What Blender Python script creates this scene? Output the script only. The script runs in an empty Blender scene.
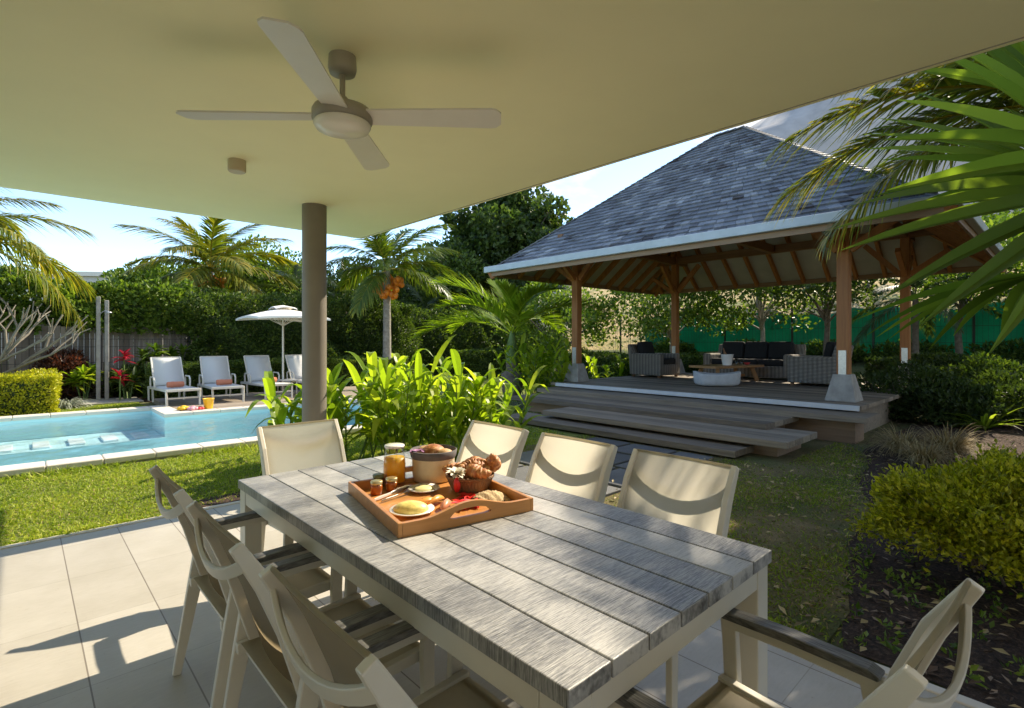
import bpy, math, random
import numpy as np
from mathutils import Vector, Matrix, Quaternion
random.seed(7); rng = np.random.default_rng(11)
R = math.radians
S = bpy.context.scene
COL = S.collection

# ------------------------------------------------------------------ camera, sky, sun, exposure
F = 525.0                       # focal length in pixels for a 1024 px wide picture
EYE = 1.45
cam = bpy.data.cameras.new('camera'); camo = bpy.data.objects.new('camera', cam); COL.objects.link(camo)
cam.sensor_width = 36; cam.lens = F/1024*36; cam.shift_y = -13/1024
cam.clip_start = .05; cam.clip_end = 4000
camo.location = (0, 0, EYE); camo.rotation_euler = (R(90), 0, 0)
S.camera = camo
ANG = 43.1                      # the house axes against the camera axes
RZ = R(ANG)
SUN_EL, SUN_AZ = 40.0, 90-ANG   # the sun stands along the house's v axis
W = bpy.data.worlds.new('World'); S.world = W; W.use_nodes = True
nt = W.node_tree; N = nt.nodes; L = nt.links
for n in list(N): N.remove(n)
wo = N.new('ShaderNodeOutputWorld'); bg = N.new('ShaderNodeBackground'); bg.inputs['Strength'].default_value = .125
sky = N.new('ShaderNodeTexSky'); sky.sky_type = 'NISHITA'; sky.sun_disc = False
sky.sun_elevation = R(SUN_EL); sky.sun_rotation = R(SUN_AZ); sky.air_density = .95; sky.dust_density = .12; sky.ozone_density = 2.8
tc = N.new('ShaderNodeTexCoord'); sep = N.new('ShaderNodeSeparateXYZ'); L.new(tc.outputs['Generated'], sep.inputs[0])
def wm(op, a, b=None):
    n = N.new('ShaderNodeMath'); n.operation = op
    for i, q in enumerate((a, b)):
        if q is None: continue
        if isinstance(q, (int, float)): n.inputs[i].default_value = q
        else: L.new(q, n.inputs[i])
    return n.outputs[0]
den = wm('ADD', wm('MAXIMUM', sep.outputs['Z'], 0), .22)
cmb = N.new('ShaderNodeCombineXYZ'); L.new(wm('DIVIDE', sep.outputs['X'], den), cmb.inputs[0]); L.new(wm('DIVIDE', sep.outputs['Y'], den), cmb.inputs[1])
noi = N.new('ShaderNodeTexNoise'); noi.inputs['Scale'].default_value = 1.7; noi.inputs['Detail'].default_value = 9; noi.inputs['Roughness'].default_value = .55
L.new(cmb.outputs[0], noi.inputs['Vector'])
cx = wm('MULTIPLY', wm('ADD', sep.outputs['X'], .05), .55)
cm = wm('ADD', noi.outputs['Fac'], wm('MINIMUM', wm('MAXIMUM', cx, -.2), .045))
rp = N.new('ShaderNodeValToRGB'); rp.color_ramp.elements[0].position = .52; rp.color_ramp.elements[1].position = .6
L.new(cm, rp.inputs[0])
mx = N.new('ShaderNodeMix'); mx.data_type = 'RGBA'; L.new(rp.outputs[0], mx.inputs['Factor'])
L.new(sky.outputs[0], mx.inputs['A']); mx.inputs['B'].default_value = (3.2, 3.25, 3.35, 1)
L.new(mx.outputs['Result'], bg.inputs['Color']); L.new(bg.outputs[0], wo.inputs['Surface'])
sl = bpy.data.lights.new('sun', 'SUN'); sl.energy = 3.2; sl.angle = R(.53); sl.color = (1, .875, .675)
so = bpy.data.objects.new('sun', sl); COL.objects.link(so)
sdir = Vector((math.sin(R(SUN_AZ))*math.cos(R(SUN_EL)), math.cos(R(SUN_AZ))*math.cos(R(SUN_EL)), math.sin(R(SUN_EL))))
so.rotation_mode = 'QUATERNION'; so.rotation_quaternion = sdir.to_track_quat('Z', 'Y'); so.location = sdir*40
S.view_settings.view_transform = 'Standard'; S.view_settings.look = 'None'; S.view_settings.gamma = 1
S.view_settings.exposure = 1.53; S.view_settings.use_curve_mapping = False
S.render.engine = 'CYCLES'
S.cycles.use_denoising = True; S.cycles.max_bounces = 10; S.cycles.diffuse_bounces = 7; S.cycles.glossy_bounces = 3
S.cycles.transmission_bounces = 6; S.cycles.transparent_max_bounces = 12; S.cycles.sample_clamp_indirect = 6
S.cycles.caustics_reflective = False; S.cycles.caustics_refractive = False

# ------------------------------------------------------------------ coordinates
CA, SA = math.cos(RZ), math.sin(RZ)
def W3(u, v, z=0.): return Vector((-SA*u+CA*v, CA*u+SA*v, z))          # house axes (u along the table, v towards the sun)
def uv(x, y): return (-SA*x+CA*y, CA*x+SA*y)
def g(px, py, z=0.):                                                  # a point of the photograph on the level z
    Y = F*(EYE-z)/(py-341); return Vector(((px-512)/F*Y, Y, z))
def gd(px, Y, z=0.): return Vector(((px-512)/F*Y, Y, z))
def sstep(a, b, x):
    t = np.clip((np.asarray(x, float)-a)/(b-a), 0, 1); return t*t*(3-2*t)
def terrain(x, y):
    x = np.asarray(x, float); y = np.asarray(y, float); u = -SA*x+CA*y; v = CA*x+SA*y
    h = np.clip(v-16.2, 0, 4)*.2+np.clip(v-20.2, 0, 1e9)*.26
    h = h*sstep(.0, .13, x/np.maximum(y, 1))
    return np.minimum(h, 13+h*0)

# ------------------------------------------------------------------ mesh helpers
class MB:
    def __init__(s): s.v = []; s.f = []; s.t = []; s.sm = []
    def add(s, vs, fs, tone=.5, sm=False):
        o = len(s.v); s.v += [tuple(q) for q in vs]
        for f in fs: s.f.append(tuple(i+o for i in f)); s.t.append(tone); s.sm.append(sm)
        return s
    def box(s, x0, x1, y0, y1, z0, z1, tone=.5):
        return s.add([(x0,y0,z0),(x1,y0,z0),(x1,y1,z0),(x0,y1,z0),(x0,y0,z1),(x1,y0,z1),(x1,y1,z1),(x0,y1,z1)],
              [(0,3,2,1),(4,5,6,7),(0,1,5,4),(1,2,6,5),(2,3,7,6),(3,0,4,7)], tone)
    def taper(s, cx, cy, z0, z1, w0, d0, w1, d1, tone=.5):
        v = [(cx+a*w0/2, cy+b*d0/2, z0) for a, b in ((-1,-1),(1,-1),(1,1),(-1,1))]+[(cx+a*w1/2, cy+b*d1/2, z1) for a, b in ((-1,-1),(1,-1),(1,1),(-1,1))]
        return s.add(v, [(0,3,2,1),(4,5,6,7),(0,1,5,4),(1,2,6,5),(2,3,7,6),(3,0,4,7)], tone)
    def sweep(s, pts, w, h, side=(1,0,0), tone=.5, sm=False):   # rectangular profile: w along side, h across
        pts = [Vector(p) for p in pts]; n = len(pts); side = Vector(side).normalized(); vs = []
        for i, p in enumerate(pts):
            d = (pts[min(i+1, n-1)]-pts[max(i-1, 0)]).normalized()
            sd = (side-d*side.dot(d)).normalized(); up = sd.cross(d).normalized()
            ww = w[i] if isinstance(w, (list, tuple)) else w; hh = h[i] if isinstance(h, (list, tuple)) else h
            for a, b in ((-1,-1),(1,-1),(1,1),(-1,1)): vs.append(p+sd*a*ww/2+up*b*hh/2)
        fs = [(0,1,2,3), tuple(4*(n-1)+k for k in (3,2,1,0))]
        for i in range(n-1):
            for k in range(4):
                a = 4*i+k; b = 4*i+(k+1) % 4; fs.append((a, a+4, b+4, b))
        return s.add(vs, fs, tone, sm)
    def bar(s, a, b, w, h, side=None, tone=.5):
        a = Vector(a); b = Vector(b); d = (b-a).normalized()
        if side is None:
            side = d.cross(Vector((0,0,1)))
            if side.length < .05: side = Vector((1,0,0))
        return s.sweep([a, b], w, h, side, tone)
    def tube(s, pts, r, n=8, tone=.5):
        pts = [Vector(p) for p in pts]; m = len(pts); vs = []
        for i, p in enumerate(pts):
            d = (pts[min(i+1, m-1)]-pts[max(i-1, 0)]).normalized()
            a = d.cross(Vector((0,0,1)));  a = Vector((1,0,0)) if a.length < .1 else a.normalized()
            b = d.cross(a); rr = r[i] if isinstance(r, (list, tuple)) else r
            for k in range(n):
                t = 2*math.pi*k/n; vs.append(p+(a*math.cos(t)+b*math.sin(t))*rr)
        fs = []
        for i in range(m-1):
            for k in range(n): fs.append((n*i+k, n*i+(k+1) % n, n*(i+1)+(k+1) % n, n*(i+1)+k))
        s.add(vs, fs, tone, True)
        s.add(vs[:n], [tuple(range(n))], tone); s.add(vs[-n:], [tuple(range(n-1, -1, -1))], tone)
        return s
    def lathe(s, prof, c=(0,0,0), n=28, tone=.5, sx=1, sy=1, sm=True):
        vs = []; fs = []; m = len(prof)
        for r, z in prof:
            for k in range(n):
                t = 2*math.pi*k/n; vs.append((c[0]+r*math.cos(t)*sx, c[1]+r*math.sin(t)*sy, c[2]+z))
        for i in range(m-1):
            for k in range(n): fs.append((n*i+k, n*i+(k+1) % n, n*(i+1)+(k+1) % n, n*(i+1)+k))
        s.add(vs, fs, tone, sm)
        if prof[0][0] > 1e-4: s.add(vs[:n], [tuple(range(n-1, -1, -1))], tone)
        if prof[-1][0] > 1e-4: s.add(vs[-n:], [tuple(range(n))], tone)
        return s
    def blob(s, c, r, n=14, m=9, jit=0, tone=.5, M=None):
        vs = []; fs = []
        for i in range(m+1):
            ph = math.pi*i/m
            for k in range(n):
                t = 2*math.pi*k/n; q = Vector((math.sin(ph)*math.cos(t)*r[0], math.sin(ph)*math.sin(t)*r[1], -math.cos(ph)*r[2]))
                if jit and 0 < i < m: q *= 1+random.uniform(-jit, jit)
                if M is not None: q = M @ q
                vs.append(q+Vector(c))
        for i in range(m):
            for k in range(n): fs.append((n*i+k, n*i+(k+1) % n, n*(i+1)+(k+1) % n, n*(i+1)+k))
        return s.add(vs, fs, tone, True)
    def build(s, name, mat, parent=None, bev=0, loc=None, rz=0, seg=2, sub=0, solid=0):
        me = bpy.data.meshes.new(name); me.from_pydata(s.v, [], s.f); me.update()
        me.polygons.foreach_set('use_smooth', s.sm)
        at = me.attributes.new('tone', 'FLOAT', 'FACE'); at.data.foreach_set('value', s.t)
        me.materials.append(mat); o = bpy.data.objects.new(name, me); COL.objects.link(o)
        if parent: o.parent = parent
        if loc is not None: o.location = loc
        if rz: o.rotation_euler = (0, 0, rz)
        if solid: m = o.modifiers.new('solid', 'SOLIDIFY'); m.thickness = solid; m.offset = 0
        if bev: m = o.modifiers.new('bevel', 'BEVEL'); m.width = bev; m.segments = seg; m.limit_method = 'ANGLE'; m.angle_limit = R(35)
        if sub: m = o.modifiers.new('sub', 'SUBSURF'); m.levels = sub; m.render_levels = sub
        return o
def npmesh(name, chunks, mat, parent=None, loc=None, rz=0, smooth=False):
    V = []; LO = []; ST = []; TT = []; o = 0; ls = 0
    for v, f, t in chunks:
        V.append(v.reshape(-1, 3)); k = f.shape[1]
        LO.append((f+o).reshape(-1)); ST.append(ls+np.arange(len(f))*k); TT.append(np.broadcast_to(t, (len(f),)))
        o += len(V[-1]); ls += f.size
    V = np.concatenate(V).astype(np.float32); LO = np.concatenate(LO).astype(np.int32); ST = np.concatenate(ST).astype(np.int32); TT = np.concatenate(TT).astype(np.float32)
    me = bpy.data.meshes.new(name); me.vertices.add(len(V)); me.vertices.foreach_set('co', V.ravel())
    me.loops.add(len(LO)); me.loops.foreach_set('vertex_index', LO); me.polygons.add(len(ST)); me.polygons.foreach_set('loop_start', ST)
    me.update(calc_edges=True)
    me.polygons.foreach_set('use_smooth', np.full(len(ST), smooth))
    at = me.attributes.new('tone', 'FLOAT', 'FACE'); at.data.foreach_set('value', TT)
    me.materials.append(mat); ob = bpy.data.objects.new(name, me); COL.objects.link(ob)
    if parent: ob.parent = parent
    if loc is not None: ob.location = loc
    if rz: ob.rotation_euler = (0, 0, rz)
    return ob
def nrm(a): return a/np.maximum(np.linalg.norm(a, axis=-1, keepdims=True), 1e-9)
def runit(n): return nrm(rng.normal(size=(n, 3)))
def leaves(P, D, NN, Ln, Wd, tone, fold=.3):
    D = nrm(D); Sd = nrm(np.cross(D, NN)); U = nrm(np.cross(Sd, D)); Ln = np.reshape(Ln, (-1, 1)); Wd = np.reshape(Wd, (-1, 1)); n = len(P)
    m = P+D*Ln*.45
    V = np.stack([P, m+Sd*Wd/2+U*Wd*fold, P+D*Ln, m-Sd*Wd/2+U*Wd*fold], 1)
    b = np.arange(n)[:, None]*4
    Fc = np.concatenate([b+np.array([[0, 1, 2]]), b+np.array([[0, 2, 3]])]); t = np.broadcast_to(tone, (n,))
    return V.reshape(-1, 3), Fc, np.concatenate([t, t])
def strips(P, D, NN, Ln, Wd, droop, tone, prof, across=2, fold=.25):
    n = len(P); D = nrm(D); Sd = nrm(np.cross(D, NN)); U = nrm(np.cross(Sd, D)); k = len(prof)
    Ln = np.reshape(np.broadcast_to(Ln, (n,)), (-1, 1)); Wd = np.reshape(np.broadcast_to(Wd, (n,)), (-1, 1)); dr = np.reshape(np.broadcast_to(droop, (n,)), (-1, 1))
    rows = []
    for i, p in enumerate(prof):
        t = i/(k-1); c = P+D*Ln*t*(1-.12*dr*t)-np.array([[0, 0, 1.]])*dr*Ln*t*t
        if across == 2: rows += [c+Sd*Wd*p/2, c-Sd*Wd*p/2]
        else: rows += [c+Sd*Wd*p/2+U*Wd*p*fold, c, c-Sd*Wd*p/2+U*Wd*p*fold]
    V = np.stack(rows, 1); a = across; fl = []
    for i in range(k-1):
        for j in range(a-1): fl.append((a*i+j, a*i+j+1, a*(i+1)+j+1, a*(i+1)+j))
    fl = np.array(fl); b = np.arange(n)[:, None, None]*(a*k)
    Fc = (b+fl[None]).reshape(-1, 4); t = np.repeat(np.broadcast_to(tone, (n,)), len(fl))
    return V.reshape(-1, 3), Fc, t
def tag(o, label, cat, group=None, kind=None):
    o['label'] = label; o['category'] = cat
    if group: o['group'] = group
    if kind: o['kind'] = kind
    return o
def struct(o, label=None, kind='structure'):
    o['kind'] = kind
    if label: o['label'] = label
    return o
def thing(name, label, cat, loc=(0, 0, 0), rz=0, group=None):
    o = bpy.data.objects.new(name, None); COL.objects.link(o); o.empty_display_size = .1
    o.location = loc; o.rotation_euler = (0, 0, rz); return tag(o, label, cat, group)
def copy_tree(o, parent=None):
    c = o.copy(); COL.objects.link(c)
    if parent is not None: c.parent = parent
    for ch in list(o.children): copy_tree(ch, c)
    return c

# ------------------------------------------------------------------ materials
class Mt:
    def __init__(s, name):
        s.m = bpy.data.materials.new(name); s.m.use_nodes = True; s.n = s.m.node_tree.nodes; s.l = s.m.node_tree.links
        s.b = s.n['Principled BSDF']; s.out = s.n['Material Output']
    def set(s, **k):
        for a, b in k.items(): s.b.inputs[a.replace('_', ' ')].default_value = b
        return s
    def coord(s, scale=(1,1,1), which='Object', rot=(0,0,0)):
        t = s.n.new('ShaderNodeTexCoord'); m = s.n.new('ShaderNodeMapping'); m.inputs['Scale'].default_value = scale; m.inputs['Rotation'].default_value = rot
        s.l.new(t.outputs[which], m.inputs[0]); return m.outputs[0]
    def noise(s, vec, scale, detail=4, rough=.55):
        n = s.n.new('ShaderNodeTexNoise'); n.inputs['Scale'].default_value = scale; n.inputs['Detail'].default_value = detail; n.inputs['Roughness'].default_value = rough
        s.l.new(vec, n.inputs['Vector']); return n.outputs['Fac']
    def ramp(s, fac, stops):
        r = s.n.new('ShaderNodeValToRGB'); e = r.color_ramp.elements
        while len(e) < len(stops): e.new(.5)
        for q, (p, c) in zip(e, stops): q.position = p; q.color = (*c, 1) if len(c) == 3 else c
        s.l.new(fac, r.inputs[0]); return r.outputs[0]
    def attr(s, name='tone'):
        a = s.n.new('ShaderNodeAttribute'); a.attribute_name = name; return a.outputs['Fac']
    def math(s, op, a, b=0.):
        n = s.n.new('ShaderNodeMath'); n.operation = op
        for i, q in enumerate((a, b)):
            if isinstance(q, (int, float)): n.inputs[i].default_value = q
            else: s.l.new(q, n.inputs[i])
        return n.outputs[0]
    def mix(s, fac, a, b, blend='MIX'):
        n = s.n.new('ShaderNodeMix'); n.data_type = 'RGBA'; n.blend_type = blend
        for k, q in (('Factor', fac), ('A', a), ('B', b)):
            if isinstance(q, (int, float)): n.inputs[k].default_value = q
            elif isinstance(q, tuple): n.inputs[k].default_value = (*q, 1)
            else: s.l.new(q, n.inputs[k])
        return n.outputs['Result']
    def base(s, c): s.l.new(c, s.b.inputs['Base Color']); return s
    def rough(s, c): s.l.new(c, s.b.inputs['Roughness']); return s
    def bump(s, h, strength=.3, dist=.01):
        b = s.n.new('ShaderNodeBump'); b.inputs['Strength'].default_value = strength; b.inputs['Distance'].default_value = dist
        s.l.new(h, b.inputs['Height']); s.l.new(b.outputs[0], s.b.inputs['Normal']); return s
    def translucent(s, col, fac):
        t = s.n.new('ShaderNodeBsdfTranslucent'); m = s.n.new('ShaderNodeMixShader'); m.inputs[0].default_value = fac
        if isinstance(col, tuple): t.inputs[0].default_value = (*col, 1)
        else: s.l.new(col, t.inputs[0])
        s.l.new(s.b.outputs[0], m.inputs[1]); s.l.new(t.outputs[0], m.inputs[2]); s.l.new(m.outputs[0], s.out.inputs[0]); return s
def plain(name, c, rough=.5, var=.12, scale=6, metal=0, bump=0, bscale=80):
    m = Mt(name); f = m.noise(m.coord(), scale)
    m.base(m.ramp(f, [(.3, tuple(x*(1-var) for x in c)), (.7, tuple(min(1, x*(1+var)) for x in c))])).set(Roughness=rough, Metallic=metal)
    if bump: m.bump(m.noise(m.coord(), bscale), bump, .004)
    return m.m
def leafm(name, d, mi, li, rough=.45, tr=.35, tcol=None):
    m = Mt(name); c = m.ramp(m.attr(), [(0, d), (.5, mi), (1, li)]); m.base(c).set(Roughness=rough)
    m.b.inputs['Specular IOR Level'].default_value = .35
    tc_ = m.mix(1.0, c, tcol or (1.5, 1.6, .6), 'MULTIPLY')
    return m.translucent(tc_, tr).m
def woodm(name, a, b, axis=0, rough=.6, fine=40, bump=.2, tonevar=.35):
    m = Mt(name); sc = [fine]*3; sc[axis] = fine*.06
    f = m.noise(m.coord(tuple(sc)), 1, 5, .6); f2 = m.math('ADD', m.math('MULTIPLY', f, 1-tonevar), m.math('MULTIPLY', m.attr(), tonevar))
    m.base(m.ramp(f2, [(.28, a), (.72, b)])).set(Roughness=rough); m.bump(f, bump, .003); return m.m
M = {}
M['white_metal'] = plain('white_metal', (.64, .605, .52), .38, .04)
M['ceiling'] = plain('ceiling_paint', (.92, .865, .55), .8, .02, 2, bump=.05, bscale=200)
M['fascia'] = plain('fascia_paint', (.78, .74, .64), .7, .03, 3)
M['column'] = plain('column_paint', (.20, .175, .14), .55, .06, 5, bump=.05)
M['housewall'] = plain('house_wall', (.70, .66, .56), .8, .04, 3)
M['glass_dark'] = plain('dark_glass', (.03, .035, .04), .06, .05)
M['fan_body'] = plain('fan_body', (.33, .30, .24), .4, .04)
M['fan_blade'] = plain('fan_blade', (.72, .69, .62), .35, .03)
M['fan_glass'] = plain('fan_glass', (.80, .77, .68), .25, .02)
M['detector'] = plain('detector_plastic', (.50, .42, .28), .5, .04)
M['concrete'] = plain('concrete', (.36, .34, .30), .85, .2, 7, bump=.3)
M['white_strip'] = plain('white_strip', (.62, .63, .62), .5, .05)
M['coping'] = plain('pool_coping', (.62, .57, .48), .7, .08, 4, bump=.1)
M['steel'] = plain('galvanised_steel', (.55, .56, .56), .35, .1, 30, metal=.7)
M['gutter'] = plain('gutter_paint', (.42, .47, .48), .45, .08, 5)
M['lining'] = plain('roof_lining', (.42, .42, .38), .75, .08, 3)
M['black'] = plain('black_fabric', (.012, .012, .013), .9, .2, 40)
M['pouf'] = plain('pouf_fabric', (.52, .53, .53), .9, .08, 12, bump=.2)
M['orange_cloth'] = plain('orange_cloth', (.62, .22, .12), .95, .1, 60, bump=.4, bscale=300)
M['yellow_plastic'] = plain('yellow_plastic', (.85, .48, .02), .35, .03)
M['red_plastic'] = plain('red_plastic', (.65, .05, .05), .35, .03)
M['pink_plastic'] = plain('pink_plastic', (.75, .35, .38), .35, .03)
M['canvas_white'] = plain('canvas_white', (.80, .77, .70), .8, .03, 20)
M['net_black'] = plain('black_wire', (.02, .02, .02), .5, .1)
M['bark'] = plain('bark', (.16, .13, .10), .95, .35, 9, bump=.7, bscale=30)
M['pale_bark'] = plain('pale_bark', (.33, .30, .25), .9, .3, 12, bump=.5, bscale=30)
M['grey_bark'] = plain('grey_bark', (.22, .195, .155), .9, .25, 12, bump=.5, bscale=30)
M['stem'] = plain('green_stem', (.13, .20, .05), .6, .2, 10)
M['mountain'] = plain('hazy_mountain_rock', (.34, .325, .31), 1, .15, .06)  # rock grey, paled in the colour to stand for distance haze
M['porcelain'] = plain('porcelain', (.82, .80, .76), .15, .02)
M['tray_wood'] = woodm('tray_wood', (.36, .145, .035), (.60, .29, .085), 0, .35, 30)
M['post_wood'] = woodm('post_wood', (.26, .10, .028), (.46, .20, .06), 2, .6, 22)
M['beam_wood'] = woodm('beam_wood', (.14, .065, .025), (.26, .13, .05), 1, .65, 22)
M['fascia_wood'] = woodm('fascia_wood', (.20, .13, .075), (.34, .23, .14), 1, .7, 22)
M['deck_wood'] = woodm('deck_wood', (.12, .093, .064), (.34, .275, .195), 1, .75, 26, .3)
M['pool_deck'] = woodm('pool_deck_wood', (.20, .16, .12), (.34, .28, .21), 1, .75, 26, .3)
M['fence_wood'] = woodm('fence_wood', (.15, .125, .095), (.30, .255, .20), 2, .85, 18, .3, .55)
M['coffee_wood'] = woodm('coffee_table_wood', (.28, .14, .05), (.45, .25, .10), 1, .5, 22)
# brushed grey table planks: fine dark lines across the plank
m = Mt('table_plank')
def shifted(sc):
    n = m.n.new('ShaderNodeVectorMath'); n.operation = 'ADD'; cc_ = m.n.new('ShaderNodeCombineXYZ'); q = m.math('MULTIPLY', m.attr(), 57.0)
    for k_ in range(3): m.l.new(q, cc_.inputs[k_])
    m.l.new(m.coord(sc), n.inputs[0]); m.l.new(cc_.outputs[0], n.inputs[1]); return n.outputs[0]
a = m.noise(shifted((14, 380, 10)), 1, 4, .7); b = m.noise(shifted((3, 5, 3)), 1, 4); c = m.noise(shifted((60, 700, 60)), 1, 2)
f = m.math('ADD', m.math('ADD', m.math('MULTIPLY', a, .62), m.math('MULTIPLY', b, .32)), m.math('ADD', m.math('MULTIPLY', c, .22), m.math('MULTIPLY', m.attr(), .12)))
m.base(m.ramp(m.math('SUBTRACT', f, .06), [(.40, (.045, .045, .047)), (.52, (.21, .21, .21)), (.65, (.50, .49, .47))])).set(Roughness=.36); m.bump(m.math('ADD', a, c), .35, .002); M['plank'] = m.m
m = Mt('armrest_plank'); a = m.noise(m.coord((260, 14, 60)), 1, 3, .7)
m.base(m.ramp(a, [(.35, (.045, .043, .04)), (.65, (.20, .195, .185))])).set(Roughness=.5); m.bump(a, .4, .002); M['armwood'] = m.m
# sling mesh: cream weave that lets light through
m = Mt('sling_mesh'); w1 = m.noise(m.coord((900, 60, 60)), 1, 1); w2 = m.noise(m.coord((60, 60, 900)), 1, 1)
f = m.math('ADD', w1, w2); c = m.ramp(m.math('MULTIPLY', f, .5), [(.35, (.13, .105, .065)), (.65, (.18, .15, .10))])
m.base(c).set(Roughness=.7); m.bump(f, .2, .001); M['sling'] = m.translucent((1.0, .93, .72), .47).m
m = Mt('shaded_rear_sling'); w1 = m.noise(m.coord((900, 60, 60)), 1, 1); w2 = m.noise(m.coord((60, 60, 900)), 1, 1); f = m.math('MULTIPLY', m.math('ADD', w1, w2), .5); gn = m.n.new('ShaderNodeNewGeometry')
m.base(m.mix(gn.outputs['Backfacing'], m.ramp(f, [(.35, (.075, .06, .038)), (.65, (.115, .092, .06))]), m.ramp(f, [(.35, (.40, .36, .27)), (.65, (.50, .45, .35))]))).set(Roughness=.75); m.bump(f, .25, .001)  # taupe rear side, darkened in the colour to carry shade on the chair backs
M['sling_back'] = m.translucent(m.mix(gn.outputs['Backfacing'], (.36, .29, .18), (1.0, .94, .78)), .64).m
m = Mt('lounger_mesh'); m.base(m.ramp(m.noise(m.coord((300, 300, 300)), 1), [(.3, (.66, .66, .64)), (.7, (.76, .76, .73))])).set(Roughness=.8); M['lounger'] = m.translucent((.55, .56, .56), .2).m
# patio tiles (coordinates: v, u)
m = Mt('patio_tile'); co = m.coord(); sx = m.n.new('ShaderNodeSeparateXYZ'); m.l.new(co, sx.inputs[0])
def joint(c, off, step, half):
    q = m.math('FRACT', m.math('ADD', m.math('DIVIDE', m.math('SUBTRACT', c, off), step), .5)); return m.math('LESS_THAN', m.math('ABSOLUTE', m.math('SUBTRACT', q, .5)), half/step)
jl = joint(sx.outputs['X'], .212, .332, .003); jt = joint(sx.outputs['Y'], .12, .67, .0022); jf = m.math('MAXIMUM', jl, m.math('MULTIPLY', jt, .45))
wn = m.n.new('ShaderNodeTexWhiteNoise'); wn.noise_dimensions = '2D'; cv = m.n.new('ShaderNodeCombineXYZ')
m.l.new(m.math('FLOOR', m.math('DIVIDE', m.math('SUBTRACT', sx.outputs['X'], .212), .332)), cv.inputs[0]); m.l.new(m.math('FLOOR', m.math('DIVIDE', m.math('SUBTRACT', sx.outputs['Y'], .12), .67)), cv.inputs[1]); m.l.new(cv.outputs[0], wn.inputs[0])
tcol = m.mix(wn.outputs['Value'], (.415, .39, .34), (.465, .44, .39))
n1 = m.noise(m.coord((1, 1, 1)), 3.0, 6); n2 = m.noise(m.coord((3, 14, 1)), 5, 5, .7)
c = m.mix(.5, tcol, m.ramp(n1, [(.3, (.36, .34, .30)), (.7, (.62, .61, .60))]), 'SOFT_LIGHT'); c = m.mix(.35, c, m.ramp(n2, [(.35, (.40, .38, .35)), (.65, (.6, .58, .56))]), 'SOFT_LIGHT')
sp_ = m.noise(m.coord(), 55, 2, .5); c = m.mix(m.ramp(sp_, [(.70, (0,0,0)), (.76, (.35,.35,.35))]), c, (.28, .22, .15))
c = m.mix(jf, c, (.19, .16, .125)); m.base(c).set(Roughness=.55); m.bump(m.math('SUBTRACT', n2, m.math('MULTIPLY', jf, 3)), .25, .003); M['tile'] = m.m
# ground, soil, lawn, dry hillside
m = Mt('ground'); co = m.coord(); n1 = m.noise(co, .35, 6); n2 = m.noise(co, 9, 6, .7)
c = m.ramp(n1, [(.35, (.05, .062, .016)), (.5, (.095, .105, .028)), (.65, (.20, .165, .06))]); c = m.mix(.6, c, m.ramp(n2, [(.3, (.25, .25, .25)), (.7, (.75, .75, .75))]), 'OVERLAY')
m.base(c).set(Roughness=1); m.bump(n2, .6, .05); M['ground'] = m.m
m = Mt('hill_dry_grass'); co = m.coord((1, 1, .4)); n1 = m.noise(co, .5, 6); n2 = m.noise(co, 6, 6, .7)
c = m.ramp(n1, [(.35, (.16, .17, .045)), (.5, (.36, .27, .10)), (.65, (.48, .33, .15))]); c = m.mix(.6, c, m.ramp(n2, [(.3, (.25, .25, .25)), (.7, (.75, .75, .75))]), 'OVERLAY')
m.base(c).set(Roughness=1); m.bump(n2, .8, .1); M['hill'] = m.m
m = Mt('lawn_turf'); co = m.coord(); n1 = m.noise(co, 1.3, 6); n2 = m.noise(co, 60, 4, .7)
c = m.ramp(n1, [(.35, (.10, .13, .016)), (.6, (.19, .21, .03)), (.75, (.27, .23, .08))]); c = m.mix(.7, c, m.ramp(n2, [(.3, (.2, .2, .2)), (.7, (.8, .8, .8))]), 'OVERLAY')
m.base(c).set(Roughness=1); m.bump(n2, .8, .03); M['lawn'] = m.m
m = Mt('bed_soil'); co = m.coord(); n1 = m.noise(co, 3, 6); n2 = m.noise(co, 45, 6, .75)
c = m.ramp(n2, [(.35, (.018, .010, .006)), (.52, (.07, .038, .022)), (.72, (.19, .12, .075))]); c = m.mix(.5, c, m.ramp(n1, [(.3, (.3, .3, .3)), (.7, (.6, .6, .6))]), 'OVERLAY')
m.base(c).set(Roughness=1); m.bump(n2, 1, .04); M['soil'] = m.m
m = Mt('dry_turf'); co = m.coord(); n1 = m.noise(co, 1.6, 6); n2 = m.noise(co, 60, 4, .7)
c = m.ramp(n1, [(.35, (.08, .09, .018)), (.55, (.15, .12, .04)), (.7, (.22, .16, .07))]); c = m.mix(.7, c, m.ramp(n2, [(.3, (.2, .2, .2)), (.7, (.8, .8, .8))]), 'OVERLAY')
m.base(c).set(Roughness=1); m.bump(n2, .8, .03); M['dry_turf'] = m.m
m = Mt('stone_paving'); co = m.coord(); n1 = m.noise(co, 2, 5); n2 = m.noise(co, 30, 5, .7)
m.base(m.mix(.5, m.ramp(m.math('ADD', m.math('MULTIPLY', n1, .6), m.math('MULTIPLY', m.attr(), .4)), [(.3, (.075, .075, .072)), (.7, (.16, .158, .15))]), m.ramp(n2, [(.3, (.3,.3,.3)), (.7, (.65,.65,.65))]), 'OVERLAY')).set(Roughness=.8); m.bump(n2, .4, .01); M['paver'] = m.m
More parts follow.
